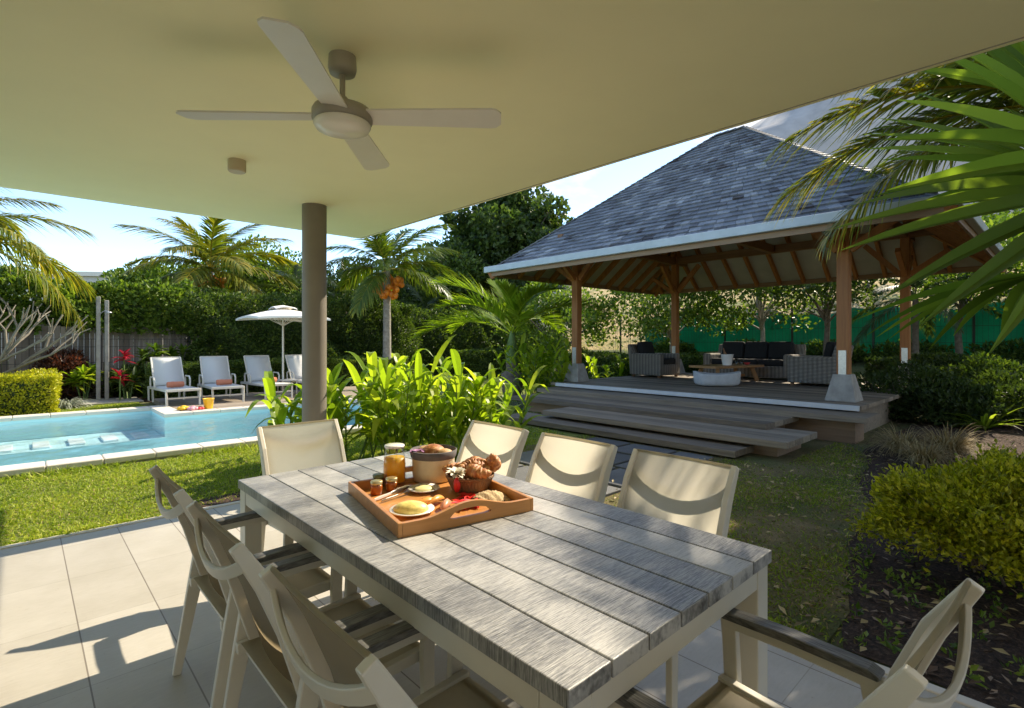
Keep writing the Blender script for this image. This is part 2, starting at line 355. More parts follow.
# pool
m = Mt('pool_tile'); co = m.coord(); br = m.n.new('ShaderNodeTexBrick'); br.offset = 0; m.l.new(co, br.inputs['Vector']); br.inputs['Scale'].default_value = 1; br.inputs['Brick Width'].default_value = .05; br.inputs['Row Height'].default_value = .05; br.inputs['Mortar Size'].default_value = .003
br.inputs['Color1'].default_value = (.60, .87, .93, 1); br.inputs['Color2'].default_value = (.68, .92, .96, 1); br.inputs['Mortar'].default_value = (.5, .75, .78, 1)
m.base(br.outputs['Color']).set(Roughness=.5); M['pooltile'] = m.m
M['poolpad'] = plain('pool_pad_white', (.92, .95, .95), .5, .02)
m = Mt('pool_water'); co = m.coord((1, 1, 1)); n1 = m.noise(m.coord((1, .55, 1)), 4.5, 5, .65); n2 = m.noise(m.coord((1, .4, 1)), 1.3, 3)
bp = m.n.new('ShaderNodeBump'); bp.inputs['Strength'].default_value = .5; bp.inputs['Distance'].default_value = .04; m.l.new(m.math('ADD', n1, n2), bp.inputs['Height'])
tr = m.n.new('ShaderNodeBsdfTransparent'); tr.inputs[0].default_value = (.90, .975, .988, 1); gl = m.n.new('ShaderNodeBsdfGlossy'); gl.inputs['Roughness'].default_value = .04
fr = m.n.new('ShaderNodeLayerWeight'); fr.inputs['Blend'].default_value = .5; m.l.new(bp.outputs[0], fr.inputs['Normal']); m.l.new(bp.outputs[0], gl.inputs['Normal'])
ms = m.n.new('ShaderNodeMixShader'); m.l.new(m.math('ADD', m.math('MULTIPLY', m.math('POWER', fr.outputs['Facing'], 3.2), .8), .02), ms.inputs[0]); m.l.new(tr.outputs[0], ms.inputs[1]); m.l.new(gl.outputs[0], ms.inputs[2]); m.l.new(ms.outputs[0], m.out.inputs[0]); M['water'] = m.m
# shingles
m = Mt('roof_shingle'); f = m.noise(m.coord((14, 14, 4)), 2, 5, .65); f2 = m.math('ADD', m.math('MULTIPLY', f, .45), m.math('MULTIPLY', m.attr(), .55)); pt_ = m.noise(m.coord(), 1.1, 4, .6); f2 = m.math('ADD', f2, m.math('MULTIPLY', m.math('SUBTRACT', pt_, .52), .9))
m.base(m.ramp(f2, [(.12, (.035, .026, .024)), (.3, (.085, .09, .102)), (.6, (.165, .178, .20)), (.85, (.33, .34, .35))])).set(Roughness=.72); m.bump(f, .3, .006); M['shingle'] = m.m
# wicker
m = Mt('wicker'); co = m.coord(); wv = m.n.new('ShaderNodeTexWave'); wv.bands_direction = 'Z'; wv.inputs['Scale'].default_value = 11; wv.inputs['Distortion'].default_value = 1.2; wv.inputs['Detail'].default_value = 2; m.l.new(co, wv.inputs[0])
wd = m.n.new('ShaderNodeTexWave'); wd.bands_direction = 'DIAGONAL'; wd.inputs['Scale'].default_value = 7; wd.inputs['Distortion'].default_value = .6; m.l.new(m.coord((1, 1, 0)), wd.inputs[0])
f = m.math('MULTIPLY', wv.outputs['Fac'], m.math('ADD', m.math('MULTIPLY', wd.outputs['Fac'], .6), .4))
m.base(m.ramp(f, [(.05, (.06, .05, .04)), (.4, (.27, .24, .20)), (.9, (.48, .44, .38))])).set(Roughness=.8); m.bump(f, .8, .02); M['wicker'] = m.m
m = Mt('bread_basket_weave'); co = m.coord(); wv = m.n.new('ShaderNodeTexWave'); wv.bands_direction = 'Z'; wv.inputs['Scale'].default_value = 60; wv.inputs['Distortion'].default_value = 2; m.l.new(co, wv.inputs[0])
m.base(m.ramp(wv.outputs['Fac'], [(.1, (.10, .045, .018)), (.7, (.45, .23, .09))])).set(Roughness=.6); m.bump(wv.outputs['Fac'], .8, .004); M['weave'] = m.m
m = Mt('shade_net'); co = m.coord(); n1 = m.noise(co, 1.1, 6, .7); m.base(m.ramp(n1, [(.40, (.004, .022, .016)), (.6, (.010, .125, .085))])).set(Roughness=.7); M['net'] = m.translucent((.04, .36, .25), .35).m
# food
m = Mt('orange_juice'); m.set(Base_Color=(1, .62, .04, 1), Roughness=.4); M['juice'] = m.translucent((1, .55, .04), .5).m
m = Mt('clear_glass'); gl = m.n.new('ShaderNodeBsdfGlossy'); gl.inputs['Roughness'].default_value = .03; tr = m.n.new('ShaderNodeBsdfTransparent'); tr.inputs[0].default_value = (.93, .95, .95, 1)
fr = m.n.new('ShaderNodeLayerWeight'); fr.inputs['Blend'].default_value = .5; ms = m.n.new('ShaderNodeMixShader'); m.l.new(m.math('ADD', m.math('MULTIPLY', m.math('POWER', fr.outputs['Facing'], 4.0), .5), .035), ms.inputs[0]); m.l.new(tr.outputs[0], ms.inputs[1]); m.l.new(gl.outputs[0], ms.inputs[2]); m.l.new(ms.outputs[0], m.out.inputs[0]); M['glass'] = m.m
M['canvas_beige'] = plain('canvas_beige', (.68, .59, .42), .9, .06, 30, bump=.3, bscale=300)
M['canvas_grey'] = plain('canvas_grey', (.13, .12, .12), .9, .1, 30, bump=.3, bscale=300)
m = Mt('baked_crust'); f = m.noise(m.coord(), 38, 6, .65); m.base(m.ramp(f, [(.30, (.20, .055, .012)), (.52, (.46, .17, .04)), (.72, (.80, .50, .20))])).set(Roughness=.5); m.bump(f, .7, .008); M['crust'] = m.m
M['bread'] = plain('bread_roll', (.58, .36, .16), .6, .25, 20, bump=.2)
M['jam'] = plain('amber_jam', (.42, .10, .01), .12, .15, 30)
M['darkjam'] = plain('dark_jam', (.16, .03, .01), .12, .15, 30)
M['lid_gold'] = plain('gold_lid', (.55, .45, .22), .3, .05, metal=.7)
M['lid_green'] = plain('olive_lid', (.16, .17, .06), .4, .1)
M['cutlery'] = plain('cutlery_steel', (.62, .60, .56), .22, .05, metal=.95)
M['melon'] = plain('melon_flesh', (.80, .66, .20), .4, .2, 60, bump=.3, bscale=160)
M['butter'] = plain('soft_butter', (.78, .68, .32), .5, .1, 30)
M['papaya'] = plain('papaya_flesh', (.85, .35, .08), .35, .12, 30)
M['pink_fruit'] = plain('guava_flesh', (.80, .32, .18), .35, .12, 30)
M['flower_red'] = plain('red_petal', (.65, .02, .015), .4, .15, 30)
M['flower_white'] = plain('white_petal', (.85, .80, .66), .5, .05, 30)
M['flower_mauve'] = plain('mauve_petal', (.45, .22, .42), .5, .1, 30)
M['napkin'] = plain('straw_napkin', (.55, .40, .22), .9, .25, 90, bump=.6, bscale=200)
# foliage
M['lf_hedge'] = leafm('hedge_leaf', (.026, .05, .008), (.068, .115, .018), (.16, .21, .035))
M['lf_dark'] = leafm('dark_leaf', (.02, .038, .009), (.05, .08, .018), (.10, .14, .035))
M['lf_tree'] = leafm('tree_leaf', (.02, .042, .01), (.055, .095, .022), (.14, .19, .05))
M['lf_bush'] = leafm('vine_leaf', (.04, .08, .008), (.11, .18, .02), (.24, .31, .05))
M['lf_yellow'] = leafm('golden_leaf', (.14, .16, .006), (.34, .35, .014), (.62, .56, .04), .4, .35)
M['lf_ginger'] = leafm('ginger_leaf', (.08, .15, .012), (.24, .33, .022), (.46, .50, .055), .35, .58)
M['lf_palm'] = leafm('palm_leaf', (.03, .07, .009), (.10, .15, .018), (.34, .29, .04), .38, .35)
M['lf_palmy'] = leafm('sunny_palm_leaf', (.06, .09, .01), (.15, .18, .02), (.45, .33, .04), .38, .4)
M['lf_palmdk'] = leafm('dark_palm_leaf', (.018, .036, .009), (.045, .07, .018), (.10, .13, .04), .38, .3)
M['lf_fan'] = leafm('fan_palm_leaf', (.035, .065, .012), (.15, .21, .03), (.28, .33, .055), .4, .68)
M['lf_red'] = leafm('red_leaf', (.12, .006, .012), (.34, .012, .03), (.6, .05, .08), .35, .3, (1.4, .5, .6))
M['lf_bronze'] = leafm('bronze_leaf', (.035, .018, .01), (.10, .045, .025), (.20, .09, .04), .4, .3, (1.4, .8, .6))
M['lf_silver'] = leafm('silver_leaf', (.14, .16, .11), (.30, .33, .25), (.50, .52, .42), .6, .2, (1, 1, .9))
M['lf_straw'] = leafm('straw_blade', (.14, .11, .045), (.34, .265, .12), (.55, .44, .23), .7, .2, (1.2, 1.1, .7))
M['lf_grass'] = leafm('grass_blade', (.11, .16, .010), (.25, .33, .022), (.46, .46, .08), .5, .35)
M['lf_mulch'] = leafm('mulch_chip', (.035, .02, .012), (.13, .08, .05), (.34, .25, .17), .9, .05, (1, 1, 1))
M['coconut'] = plain('orange_coconut', (.78, .25, .02), .4, .25, 6)

PAL = [.55, .9, 1, .95, .8, .55, .04]       # lanceolate width profile
# ================================================================== THE SETTING (x = v, y = u in house axes, turned by RZ)
PV0, PV1, PV2, PU0, PU1, PU2 = -9.0, 1.95, 5.4, 7.9, 11.5, 12.85      # pool basin
def in_pool(v, u): return (PV0 < v < PV1 and PU0 < u < PU2) or (PV1-.01 < v < PV2 and PU0 < u < PU1)
gv = sorted(set([-1500, -600, -250, -120, -60, -40]+list(np.arange(-30, 70, 1.0))+[70, 90, 120, 200, 500, 1500]+[PV0, PV1, PV2]))
gu = sorted(set([-1500, -600, -250, -120, -60, -40]+list(np.arange(-30, 70, 1.0))+[70, 90, 120, 200, 500, 1500]+[PU0, PU1, PU2]))
VV, UU = np.meshgrid(gv, gu, indexing='ij'); XX = -SA*UU+CA*VV; YY = CA*UU+SA*VV
ZZ = terrain(XX, YY)-.004; nv, nu = VV.shape
gm = MB(); gm.v = [tuple(q) for q in np.stack([VV, UU, ZZ], -1).reshape(-1, 3)]
for i in range(nv-1):
    for j in range(nu-1):
        if in_pool((gv[i]+gv[i+1])/2, (gu[j]+gu[j+1])/2): continue
        gm.f.append((i*nu+j, (i+1)*nu+j, (i+1)*nu+j+1, i*nu+j+1)); gm.t.append(.5); gm.sm.append(True)
go = gm.build('ground', M['ground'], rz=RZ); struct(go); go.data.materials.append(M['hill'])
mi = np.zeros(len(go.data.polygons), dtype=np.int32); cz = np.array([p.center[2] for p in go.data.polygons]); mi[cz > .9] = 1
go.data.polygons.foreach_set('material_index', mi)

def sheet(name, poly, z, mat, edge=0., step=.35):            # a sheet in house axes with a ragged edge
    pts = []
    for i, a in enumerate(poly):
        b = poly[(i+1) % len(poly)]; d = math.dist(a, b); k = max(1, int(d/step))
        for q in range(k):
            t = q/k; pts.append((a[0]+(b[0]-a[0])*t+random.uniform(-edge, edge), a[1]+(b[1]-a[1])*t+random.uniform(-edge, edge), z))
    mb = MB(); mb.add(pts, [tuple(range(len(pts)))]); o = mb.build(name, mat, rz=RZ); return struct(o)
patio = MB().box(-8.5, 2.72, -8.2, 5.05, -.3, .012).build('patio', M['tile'], rz=RZ); struct(patio)
k = MB(); k.box(-8.5, 2.78, 5.05, 5.11, -.3, .02); k.box(2.72, 2.78, -8.2, 5.05, -.3, .02); struct(k.build('patio_kerb', M['coping'], rz=RZ, bev=.006))
sheet('lawn', [(-9, 5.11), (7.2, 5.11), (7.2, 7.62), (-9, 7.62)], .006, M['lawn'])
sheet('lawn', [(2.78, .75), (3.6, .95), (5, 1.15), (6.6, 1.55), (7.9, 1.8), (8.5, 2.2), (8.5, 5.11), (2.78, 5.11)], .008, M['dry_turf'], .06)
sheet('lawn', [(-9, 13.2), (2.0, 13.2), (2.0, 16.5), (-9, 16.5)], .006, M['lawn'], .05)
sheet('lawn', [(7.0, 8.4), (7.2, 12.5), (13, 28), (26, 26), (18, 12), (15.4, 9.2)], .006, M['lawn'], .1)
sheet('soil', [(2.78, -6), (2.78, .75), (3.6, .98), (5, 1.2), (6.6, 1.6), (7.9, 1.9), (10, 1.9), (15, 1.7), (17, -6)], .004, M['soil'], .05)
sheet('soil', [(.9, 5.12), (3.3, 5.12), (3.4, 5.5), (2.0, 5.55), (1.0, 5.4)], .010, M['soil'], .03)
sheet('soil', [(4.6, 6.0), (8.2, 8.3), (9.2, 9.4), (6.8, 10.2), (4.2, 8.3)], .010, M['soil'], .06)
sheet('soil', [(-9, 15.2), (2.2, 15.2), (2.4, 14.3), (9.5, 14.3), (9.5, 18), (-9, 18)], .010, M['soil'], .06)
# stepping path of grey slabs between the patio and the steps
pv = MB()
for a in range(5):
    v0 = 2.95+a*.66; us = [2.95, 3.62, 4.3] if a % 2 else [3.0, 3.5, 4.2]
    for q, u0 in enumerate(us):
        u1 = (us+[4.85])[q+1]-.05; pv.box(v0+random.uniform(0, .02), v0+.6, u0, u1, -.05, .03+random.uniform(0, .006), random.random())
struct(pv.build('path', M['paver'], rz=RZ, bev=.008))
# pool: basin, coping, water
pb = MB(); D = -.6
poly = [(PV0, PU0), (PV2, PU0), (PV2, PU1), (PV1, PU1), (PV1, PU2), (PV0, PU2)]
for i, a in enumerate(poly):
    b = poly[(i+1) % 6]; pb.add([(a[0], a[1], D), (b[0], b[1], D), (b[0], b[1], .05), (a[0], a[1], .05)], [(3, 2, 1, 0)])
pb.add([(a[0], a[1], D) for a in poly], [(0, 1, 2, 3, 4, 5)])
struct(pb.build('pool_basin', M['pooltile'], rz=RZ))
st = MB(); st.box(PV0+.01, PV1-.005, 11.45, PU2-.005, D+.01, -.33); struct(st.build('pool_ledge', M['pooltile'], rz=RZ))
st = MB()
for q in range(8): st.box(1.52-q*.46, 1.74-q*.46, 11.6, 12.25, -.328, -.295)
struct(st.build('pool_pads', M['poolpad'], rz=RZ, bev=.01))  # row of white pads on the underwater ledge
cp = MB()
def cstrip(v0, v1, u0, u1, alongv=True):
    n = max(1, round((v1-v0 if alongv else u1-u0)/.5))
    for q in range(n):
        if alongv: cp.box(v0+(v1-v0)*q/n+.003, v0+(v1-v0)*(q+1)/n-.003, u0, u1, .03, .1, random.random())
        else: cp.box(v0, v1, u0+(u1-u0)*q/n+.003, u0+(u1-u0)*(q+1)/n-.003, .03, .1, random.random())
cstrip(PV0-.3, PV2+.3, PU0-.3, PU0+.02); cstrip(PV0-.3, PV1-.02, PU2-.02, PU2+.28); cstrip(PV1-.02, PV2+.3, PU1-.02, PU1+.24)
cstrip(PV1-.02, PV1+.3, PU1+.25, PU2+.28, False); cstrip(PV2-.02, PV2+.3, PU0+.03, PU1-.03, False)
struct(cp.build('pool_coping', M['coping'], rz=RZ, bev=.012))
cw = MB(); cw.box(PV0-.28, PV2+.28, PU0-.27, PU0-.003, -.3, .029); struct(cw.build('pool_kerb', M['concrete'], rz=RZ))
def wave(v, u): return -.02+.007*np.sin(v*7.3+u*3.1+1.5*np.sin(u*1.9))+.005*np.sin(v*4.1-u*9.7+np.sin(v*2.3))+.0035*np.sin(v*17+u*6+2*np.sin(u*4.1))+.003*np.sin(u*19-v*11+1.7*np.sin(v*3.3))
gr = []
for (a, b, c, d_) in ((-6.0, PV2, PU0, PU1), (-6.0, PV1, PU1, PU2), (PV0, -6.0, PU0, PU2)):
    n1, n2 = int((b-a)/.07)+1, int((d_-c)/.07)+1; vv, uu = np.meshgrid(np.linspace(a, b, n1), np.linspace(c, d_, n2), indexing='ij'); P = np.stack([vv, uu, wave(vv, uu)], -1).reshape(-1, 3)
    ii, jj = np.meshgrid(np.arange(n1-1), np.arange(n2-1), indexing='ij'); q = (ii*n2+jj).ravel(); gr.append((P, np.stack([q, q+n2, q+n2+1, q+1], 1), .5))
struct(npmesh('pool_water', gr, M['water'], rz=RZ, smooth=True))
dk = MB(); y = 11.76
for q in range(22): dk.box(PV1+.31, 9.2, y, y+.135, -.02, .085+random.uniform(0, .003), random.random()); y += .14
struct(dk.build('pool_deck', M['pool_deck'], rz=RZ))

# mountain far behind the garden
mm = MB(); NX, NY = 70, 16; vs = []
for j in range(NY):
    for i in range(NX):
        x = -60+i*20; ty = j/(NY-1); yy = 400+ty*300
        ridge = 360*math.exp(-((x-560)/460)**2)
        z = ridge*math.sin(math.pi*min(1, ty*1.0))**.8 if ty < .5 else ridge
        z += (math.sin(x*.09+j)*3+math.sin(x*.031+1.3*j)*5)*(0 if j == 0 else 1)*min(1, max(0, (x-90)/80))
        vs.append((x, yy, z-6))
mm.add(vs, [(j*NX+i, j*NX+i+1, (j+1)*NX+i+1, (j+1)*NX+i) for j in range(NY-1) for i in range(NX-1)], .5, True)
struct(mm.build('mountain', M['mountain']))

# ================================================================== HOUSE WITH ITS COVERED TERRACE
house = thing('house', 'low modern house with a flat cream terrace ceiling on a round taupe column', 'house', (0, 0, 0), RZ)
rf = MB().box(-4.2, 3.17, -3.0, 6.19, 2.75, 3.05).build('roof', M['ceiling'], house)
tr_ = MB(); tr_.box(-4.2, 3.185, 6.192, 6.205, 2.765, 3.07); tr_.box(3.172, 3.185, -3, 6.19, 2.765, 3.07); tr_.build('fascia', M['fascia'], house)
MB().box(3.128, 3.134, -2.9, 6.15, 2.746, 2.7505).build('drip_groove_shade', M['fan_body'], house)  # dark strip standing in for the shade inside the drip groove
MB().lathe([(.112, 0), (.112, 2.75)], (2.06, 4.98, 0), 40).build('column', M['column'], house)
wl = MB().box(-4.4, 2.2, -8.2, -8.0, 0, 3.05).box(-4.4, -4.2, -8.0, 3.6, 0, 3.05).build('wall', M['housewall'], house)  # unseen walls, placed to shape bounce light and shade under the terrace roof
for v0 in (-4.0, -1.2):
    d = MB().box(v0, v0+2.4, -7.998, -7.96, .02, 2.3).build('glass_door', M['glass_dark'], house)
    fr_ = MB()
    for q in (0, 1.17, 2.34): fr_.box(v0+q, v0+q+.06, -7.958, -7.93, .02, 2.36)
    fr_.box(v0, v0+2.4, -7.956, -7.932, 2.3, 2.36); fr_.build('frame', M['white_metal'], d)

# ceiling fan
fan = thing('ceiling_fan', 'four-bladed off-white ceiling fan hanging under the cream terrace ceiling', 'ceiling fan', (-.775, 2.40, 2.75))
MB().lathe([(.060, 0), (.063, -.055), (.056, -.08), (.02, -.085)], n=28).build('canopy', M['fan_body'], fan)
MB().lathe([(.013, -.08), (.013, -.20)], n=12).lathe([(.02, -.185), (.032, -.2), (.034, -.22), (.05, -.232)], n=20).build('rod', M['fan_body'], fan)
MB().lathe([(.05, -.23), (.125, -.243), (.133, -.258), (.133, -.295), (.12, -.305)], n=36).build('motor_housing', M['fan_body'], fan)
MB().lathe([(.122, -.3055), (.127, -.315), (.115, -.335), (.07, -.350), (0, -.355)], n=36).build('light_cover', M['fan_glass'], fan)
for q in range(4):
    bm_ = MB(); n = 28; top = []; 
    out = []
    for i in range(n+1):
        t = i/n; x = .10+t*.625; w = .056+.018*t
        if t > .93: w *= math.sqrt(max(.3, 1-((t-.93)/.07)**2*.7))
        out.append((x, w))
    vs = []
    for x, w in out:
        for sgn in (1, -1):
            for dz in (.004, -.004):
                y_ = sgn*w; vs.append((x, y_, dz+y_*-.17))
    fs = [(0, 1, 3, 2), (4*n, 4*n+2, 4*n+3, 4*n+1)]
    for i in range(n):
        a = 4*i; b = 4*(i+1); fs += [(a, a+2, b+2, b), (a+1, b+1, b+3, a+3), (a, b, b+1, a+1), (a+2, a+3, b+3, b+2)]
    bm_.add(vs, fs); bl = bm_.build('blade', M['fan_blade'], fan); bl.location = (0, 0, -.275); bl.rotation_euler = (0, 0, R(1.5+90*q)); MB().sweep([(.09, 0, -.268), (.17, 0, -.266)], .05, .006, (0, 1, -.17)).build('blade_arm', M['fan_body'], fan).rotation_euler = (0, 0, R(1.5+90*q))
sd = MB().lathe([(.06, 0), (.06, -.075), (.052, -.085), (.05, -.085), (.02, -.078), (0, -.078)], n=24).build('smoke_detector', M['detector'], loc=(-1.98, 3.78, 2.75))
tag(sd, 'small cream cylindrical ceiling light fixed to the terrace ceiling beyond the fan', 'ceiling light')

# ================================================================== PAVILION
pav = thing('pavilion', 'timber garden pavilion with a steep hipped shingle roof and broad wooden steps', 'pavilion', (0, 0, 0), RZ)
dk = MB(); x = 8.92
while x < 14.5: dk.box(x, x+.135, 2.1, 8.25, .44, .5+random.uniform(0, .003), random.random()); x += .141
dk.build('deck', M['deck_wood'], pav)
MB().box(9.1, 14.5, 2.25, 8.1, -.1, .435).build('deck_base', M['deck_wood'], pav)
MB().box(8.86, 8.915, 2.12, 8.03, .43, .505).build('white_edging', M['white_strip'], pav, bev=.004)
def step(v0, v1, u0, u1, z, th=.08):
    s = MB(); n = max(2, round((v1-v0)/.3))
    for q in range(n): s.box(v0+(v1-v0)*q/n, v0+(v1-v0)*(q+1)/n-.005, u0, u1, z-th, z+random.uniform(0, .002), random.random())
    o = s.build('step', M['deck_wood'], pav, bev=.006)
    MB().box(v0+.24, v1, u0+.2, u1-.2, -.05, z-th-.002).build('riser', M['fascia_wood'], o)
step(6.3, 6.95, 2.79, 7.0, .115); step(6.62, 7.7, 2.31, 6.3, .245); step(7.34, 8.6, 2.83, 7.88, .325); step(8.35, 9.05, 1.9, 8.12, .405)
VE0, VE1, UE0, UE1, ZE = 8.2, 15.5, 1.0, 9.55, 3.1
VR, UR0, UR1, ZR = 11.85, 5.02, 5.72, 6.2
tanf = (ZR-ZE)/(VR-VE0); tanr = (ZR-ZE)/(UR0-UE0); tanl = (ZR-ZE)/(UE1-UR1)
def zs(v, u): return ZE+min((v-VE0)*tanf, (VE1-v)*tanf, (u-UE0)*tanr, (UE1-u)*tanl)
for v, u in ((9.6, 2.5), (9.6, 8.02), (14.1, 2.5), (14.1, 8.02)):
    po = MB().box(v-.085, v+.085, u-.085, u+.085, .92, 4.0).build('post', M['post_wood'], pav, bev=.008)
    MB().taper(v, u, .5, .92, .44, .44, .25, .25).build('plinth', M['concrete'], po, bev=.01)
    for sg in (-1, 1):
        br_ = MB().box(min(v+sg*.087, v+sg*.095), max(v+sg*.087, v+sg*.095), u-.055, u+.055, .88, 1.3).build('bracket', M['steel'], po)
        for z in (.98, 1.22): q_ = MB().bar((v+sg*.096, u, z), (v+sg*.106, u, z), .03, .03)
    
    for sv, su in ((1, 0), (-1, 0), (0, 1), (0, -1)):
        t = MB(); L_ = .75 if (v-VR)*sv < 0 or su else .62
        p0 = Vector((v+sv*.09, u+su*.09, 2.9)); p1 = Vector((v+sv*L_, u+su*L_, 3.62 if (2.5 < u+su*L_ < 8.1 and 9.5 < v+sv*L_ < 14.2) else 3.35))
        t.bar(p0, p1, .09, .11); t.build('brace', M['post_wood'], pav)
for a in ((9.53, 9.67, 1.9, 8.62, 3.70, 3.90), (14.03, 14.17, 1.9, 8.62, 3.70, 3.90)):
    MB().box(*a).build('beam', M['beam_wood'], pav, bev=.006)
for a in ((9.0, 14.7, 2.43, 2.57, 3.69, 3.89), (9.0, 14.7, 7.95, 8.09, 3.69, 3.89), (9.68, 14.02, 5.2, 5.34, 3.69, 3.89)):
    MB().box(*a).build('beam', M['beam_wood'], pav, bev=.006)
MB().box(11.78, 11.92, 5.2, 5.34, 3.9, 6.0).build('king_post', M['beam_wood'], pav)
lin = MB(); c0 = [(VE0, UE0, ZE), (VE0, UE1, ZE), (VE1, UE1, ZE), (VE1, UE0, ZE), (VR, UR0, ZR), (VR, UR1, ZR)]
lin.add(c0, [(0, 1, 5, 4), (1, 2, 5), (2, 3, 4, 5), (3, 0, 4)]); lin.build('lining', M['lining'], pav)
def rafter(a, b, w=.07, h=.14):
    a = Vector(a); b = Vector(b); a.z -= h/2+.012; b.z -= h/2+.012
    MB().bar(a, b, w, h).build('rafter', M['post_wood'], pav)
hf0 = (UR0-UE0)/(VR-VE0); hf1 = (UE1-UR1)/(VR-VE0)
for q in range(14):
    u = UE0+.3+q*(UE1-UE0-.6)/13
    run = min(VR-VE0, (u-UE0)/hf0, (UE1-u)/hf1)
    rafter((VE0+.05, u, ZE+.05*tanf), (VE0+run, u, ZE+run*tanf)); rafter((VE1-.05, u, ZE+.05*tanf), (VE1-run, u, ZE+run*tanf))
for q in range(12):
    v = VE0+.3+q*(VE1-VE0-.6)/11
    d = min(v-VE0, VE1-v); rafter((v, UE0+.05, ZE+.05*tanr), (v, UE0+d*hf0, ZE+d*hf0*tanr)); rafter((v, UE1-.05, ZE+.05*tanl), (v, UE1-d*hf1, ZE+d*hf1*tanl))
for c, r in ((c0[0], c0[4]), (c0[1], c0[5]), (c0[2], c0[5]), (c0[3], c0[4])): rafter(c, r, .09, .18)
# shingles, every one cut on its own
sh = MB(); NR = 31
def slope(e0, e1, r0, r1, rows):
    e0, e1, r0, r1 = map(Vector, (e0, e1, r0, r1)); nn = (e1-e0).cross(r0-e0).normalized()
    if nn.z < 0: nn = -nn
    for i in range(rows):
        s0 = i/rows; s1 = min(1, (i+1.35)/rows)
        a = e0.lerp(r0, s0); b = e1.lerp(r1, s0); a2 = e0.lerp(r0, s1); b2 = e1.lerp(r1, s1); ln = (b-a).length; x = -random.uniform(0, .15)
        while x < ln:
            w = random.uniform(.11, .24); x0 = max(0, x); x1 = min(ln, x+w-.006); x += w
            if x1-x0 < .02: continue
            t0, t1 = x0/ln, x1/ln; lift = random.uniform(.042, .058); drop = random.uniform(-.008, .012) ; dn = (a2-a).normalized()*drop
            tl = random.choices([random.uniform(0, .12), random.uniform(.3, .75), random.uniform(.75, 1)], [.07, .8, .13])[0]
            p = [a.lerp(b, t0)+dn, a.lerp(b, t1)+dn, a2.lerp(b2, t1), a2.lerp(b2, t0)]
            q = [p[0]+nn*lift, p[1]+nn*lift, p[2]+nn*.014, p[3]+nn*.014]; o_ = [p[0]+nn*.008, p[1]+nn*.008]
            sh.add(q+o_, [(0, 1, 2, 3), (4, 5, 1, 0), (4, 0, 3), (5, 2, 1)], tl)
slope(c0[0], c0[1], c0[4], c0[5], NR); slope(c0[3], c0[0], c0[4], c0[4], NR); slope(c0[1], c0[2], c0[5], c0[5], NR); slope(c0[2], c0[3], c0[5], c0[4], NR)
sh.build('roof_shingles', M['shingle'], pav)
hc = MB()
for c, r in ((c0[0], c0[4]), (c0[1], c0[5]), (c0[2], c0[5]), (c0[3], c0[4]), (c0[4], c0[5])):
    c = Vector(c); r = Vector(r); n = max(2, int((r-c).length/.16))
    for i in range(n):
        a = c.lerp(r, i/n); b = c.lerp(r, min(1, (i+1.3)/n)); hc.bar(a+Vector((0, 0, .055)), b+Vector((0, 0, .035)), .13, .02, tone=random.uniform(.25, .8))
hc.build('ridge_cap', M['shingle'], pav)
gt = MB()
def ringbox(mb, o, z0, z1, t):       # mitred ring round the eaves, o outside the eave line
    v0, v1, u0, u1 = VE0-o, VE1+o, UE0-o, UE1+o; w0, w1, x0, x1 = v0+t, v1-t, u0+t, u1-t
    P = [(v0, u0), (v0, u1), (v1, u1), (v1, u0)]; Q = [(w0, x0), (w0, x1), (w1, x1), (w1, x0)]
    vs = [(*p, z0) for p in P]+[(*p, z1) for p in P]+[(*p, z0) for p in Q]+[(*p, z1) for p in Q]; fs = []
    for i in range(4):
        j = (i+1) % 4; fs += [(i, j, 4+j, 4+i), (8+i, 12+i, 12+j, 8+j), (4+i, 4+j, 12+j, 12+i), (i, 8+i, 8+j, j)]
    return mb.add(vs, fs)
ringbox(gt, .10, 3.08, 3.22, .10).build('gutter', M['gutter'], pav, bev=.012)
ringbox(MB(), -.003, 2.99, 3.11, .035).build('fascia_board', M['fascia_wood'], pav)
# ================================================================== DINING TABLE AND CHAIRS
tab = thing('dining_table', 'long outdoor dining table with grey brushed planks on a white metal frame', 'table', W3(1.785, 1.32), RZ)
TL, TW, n = 1.095, .5225, 7
tt = MB(); pw = 2*TW/n
for q in range(n): tt.box(-TW+q*pw+.003, -TW+(q+1)*pw-.003, -TL, TL, .708, .75, random.random())
tt.build('tabletop', M['plank'], tab, bev=.003)
ap = MB(); ap.box(-TW+.012, -TW+.05, -TL+.092, TL-.092, .64, .706).box(TW-.05, TW-.012, -TL+.092, TL-.092, .64, .706)
ap.box(-TW+.092, TW-.092, -TL+.012, -TL+.05, .64, .706).box(-TW+.092, TW-.092, TL-.05, TL-.012, .64, .706); ap.build('apron', M['white_metal'], tab, bev=.003)
for sx in (-1, 1):
    for sy in (-1, 1): MB().box(sx*(TW-.05)-.04, sx*(TW-.05)+.04, sy*(TL-.05)-.04, sy*(TL-.05)+.04, .012, .7065).build('leg', M['white_metal'], tab, bev=.004)

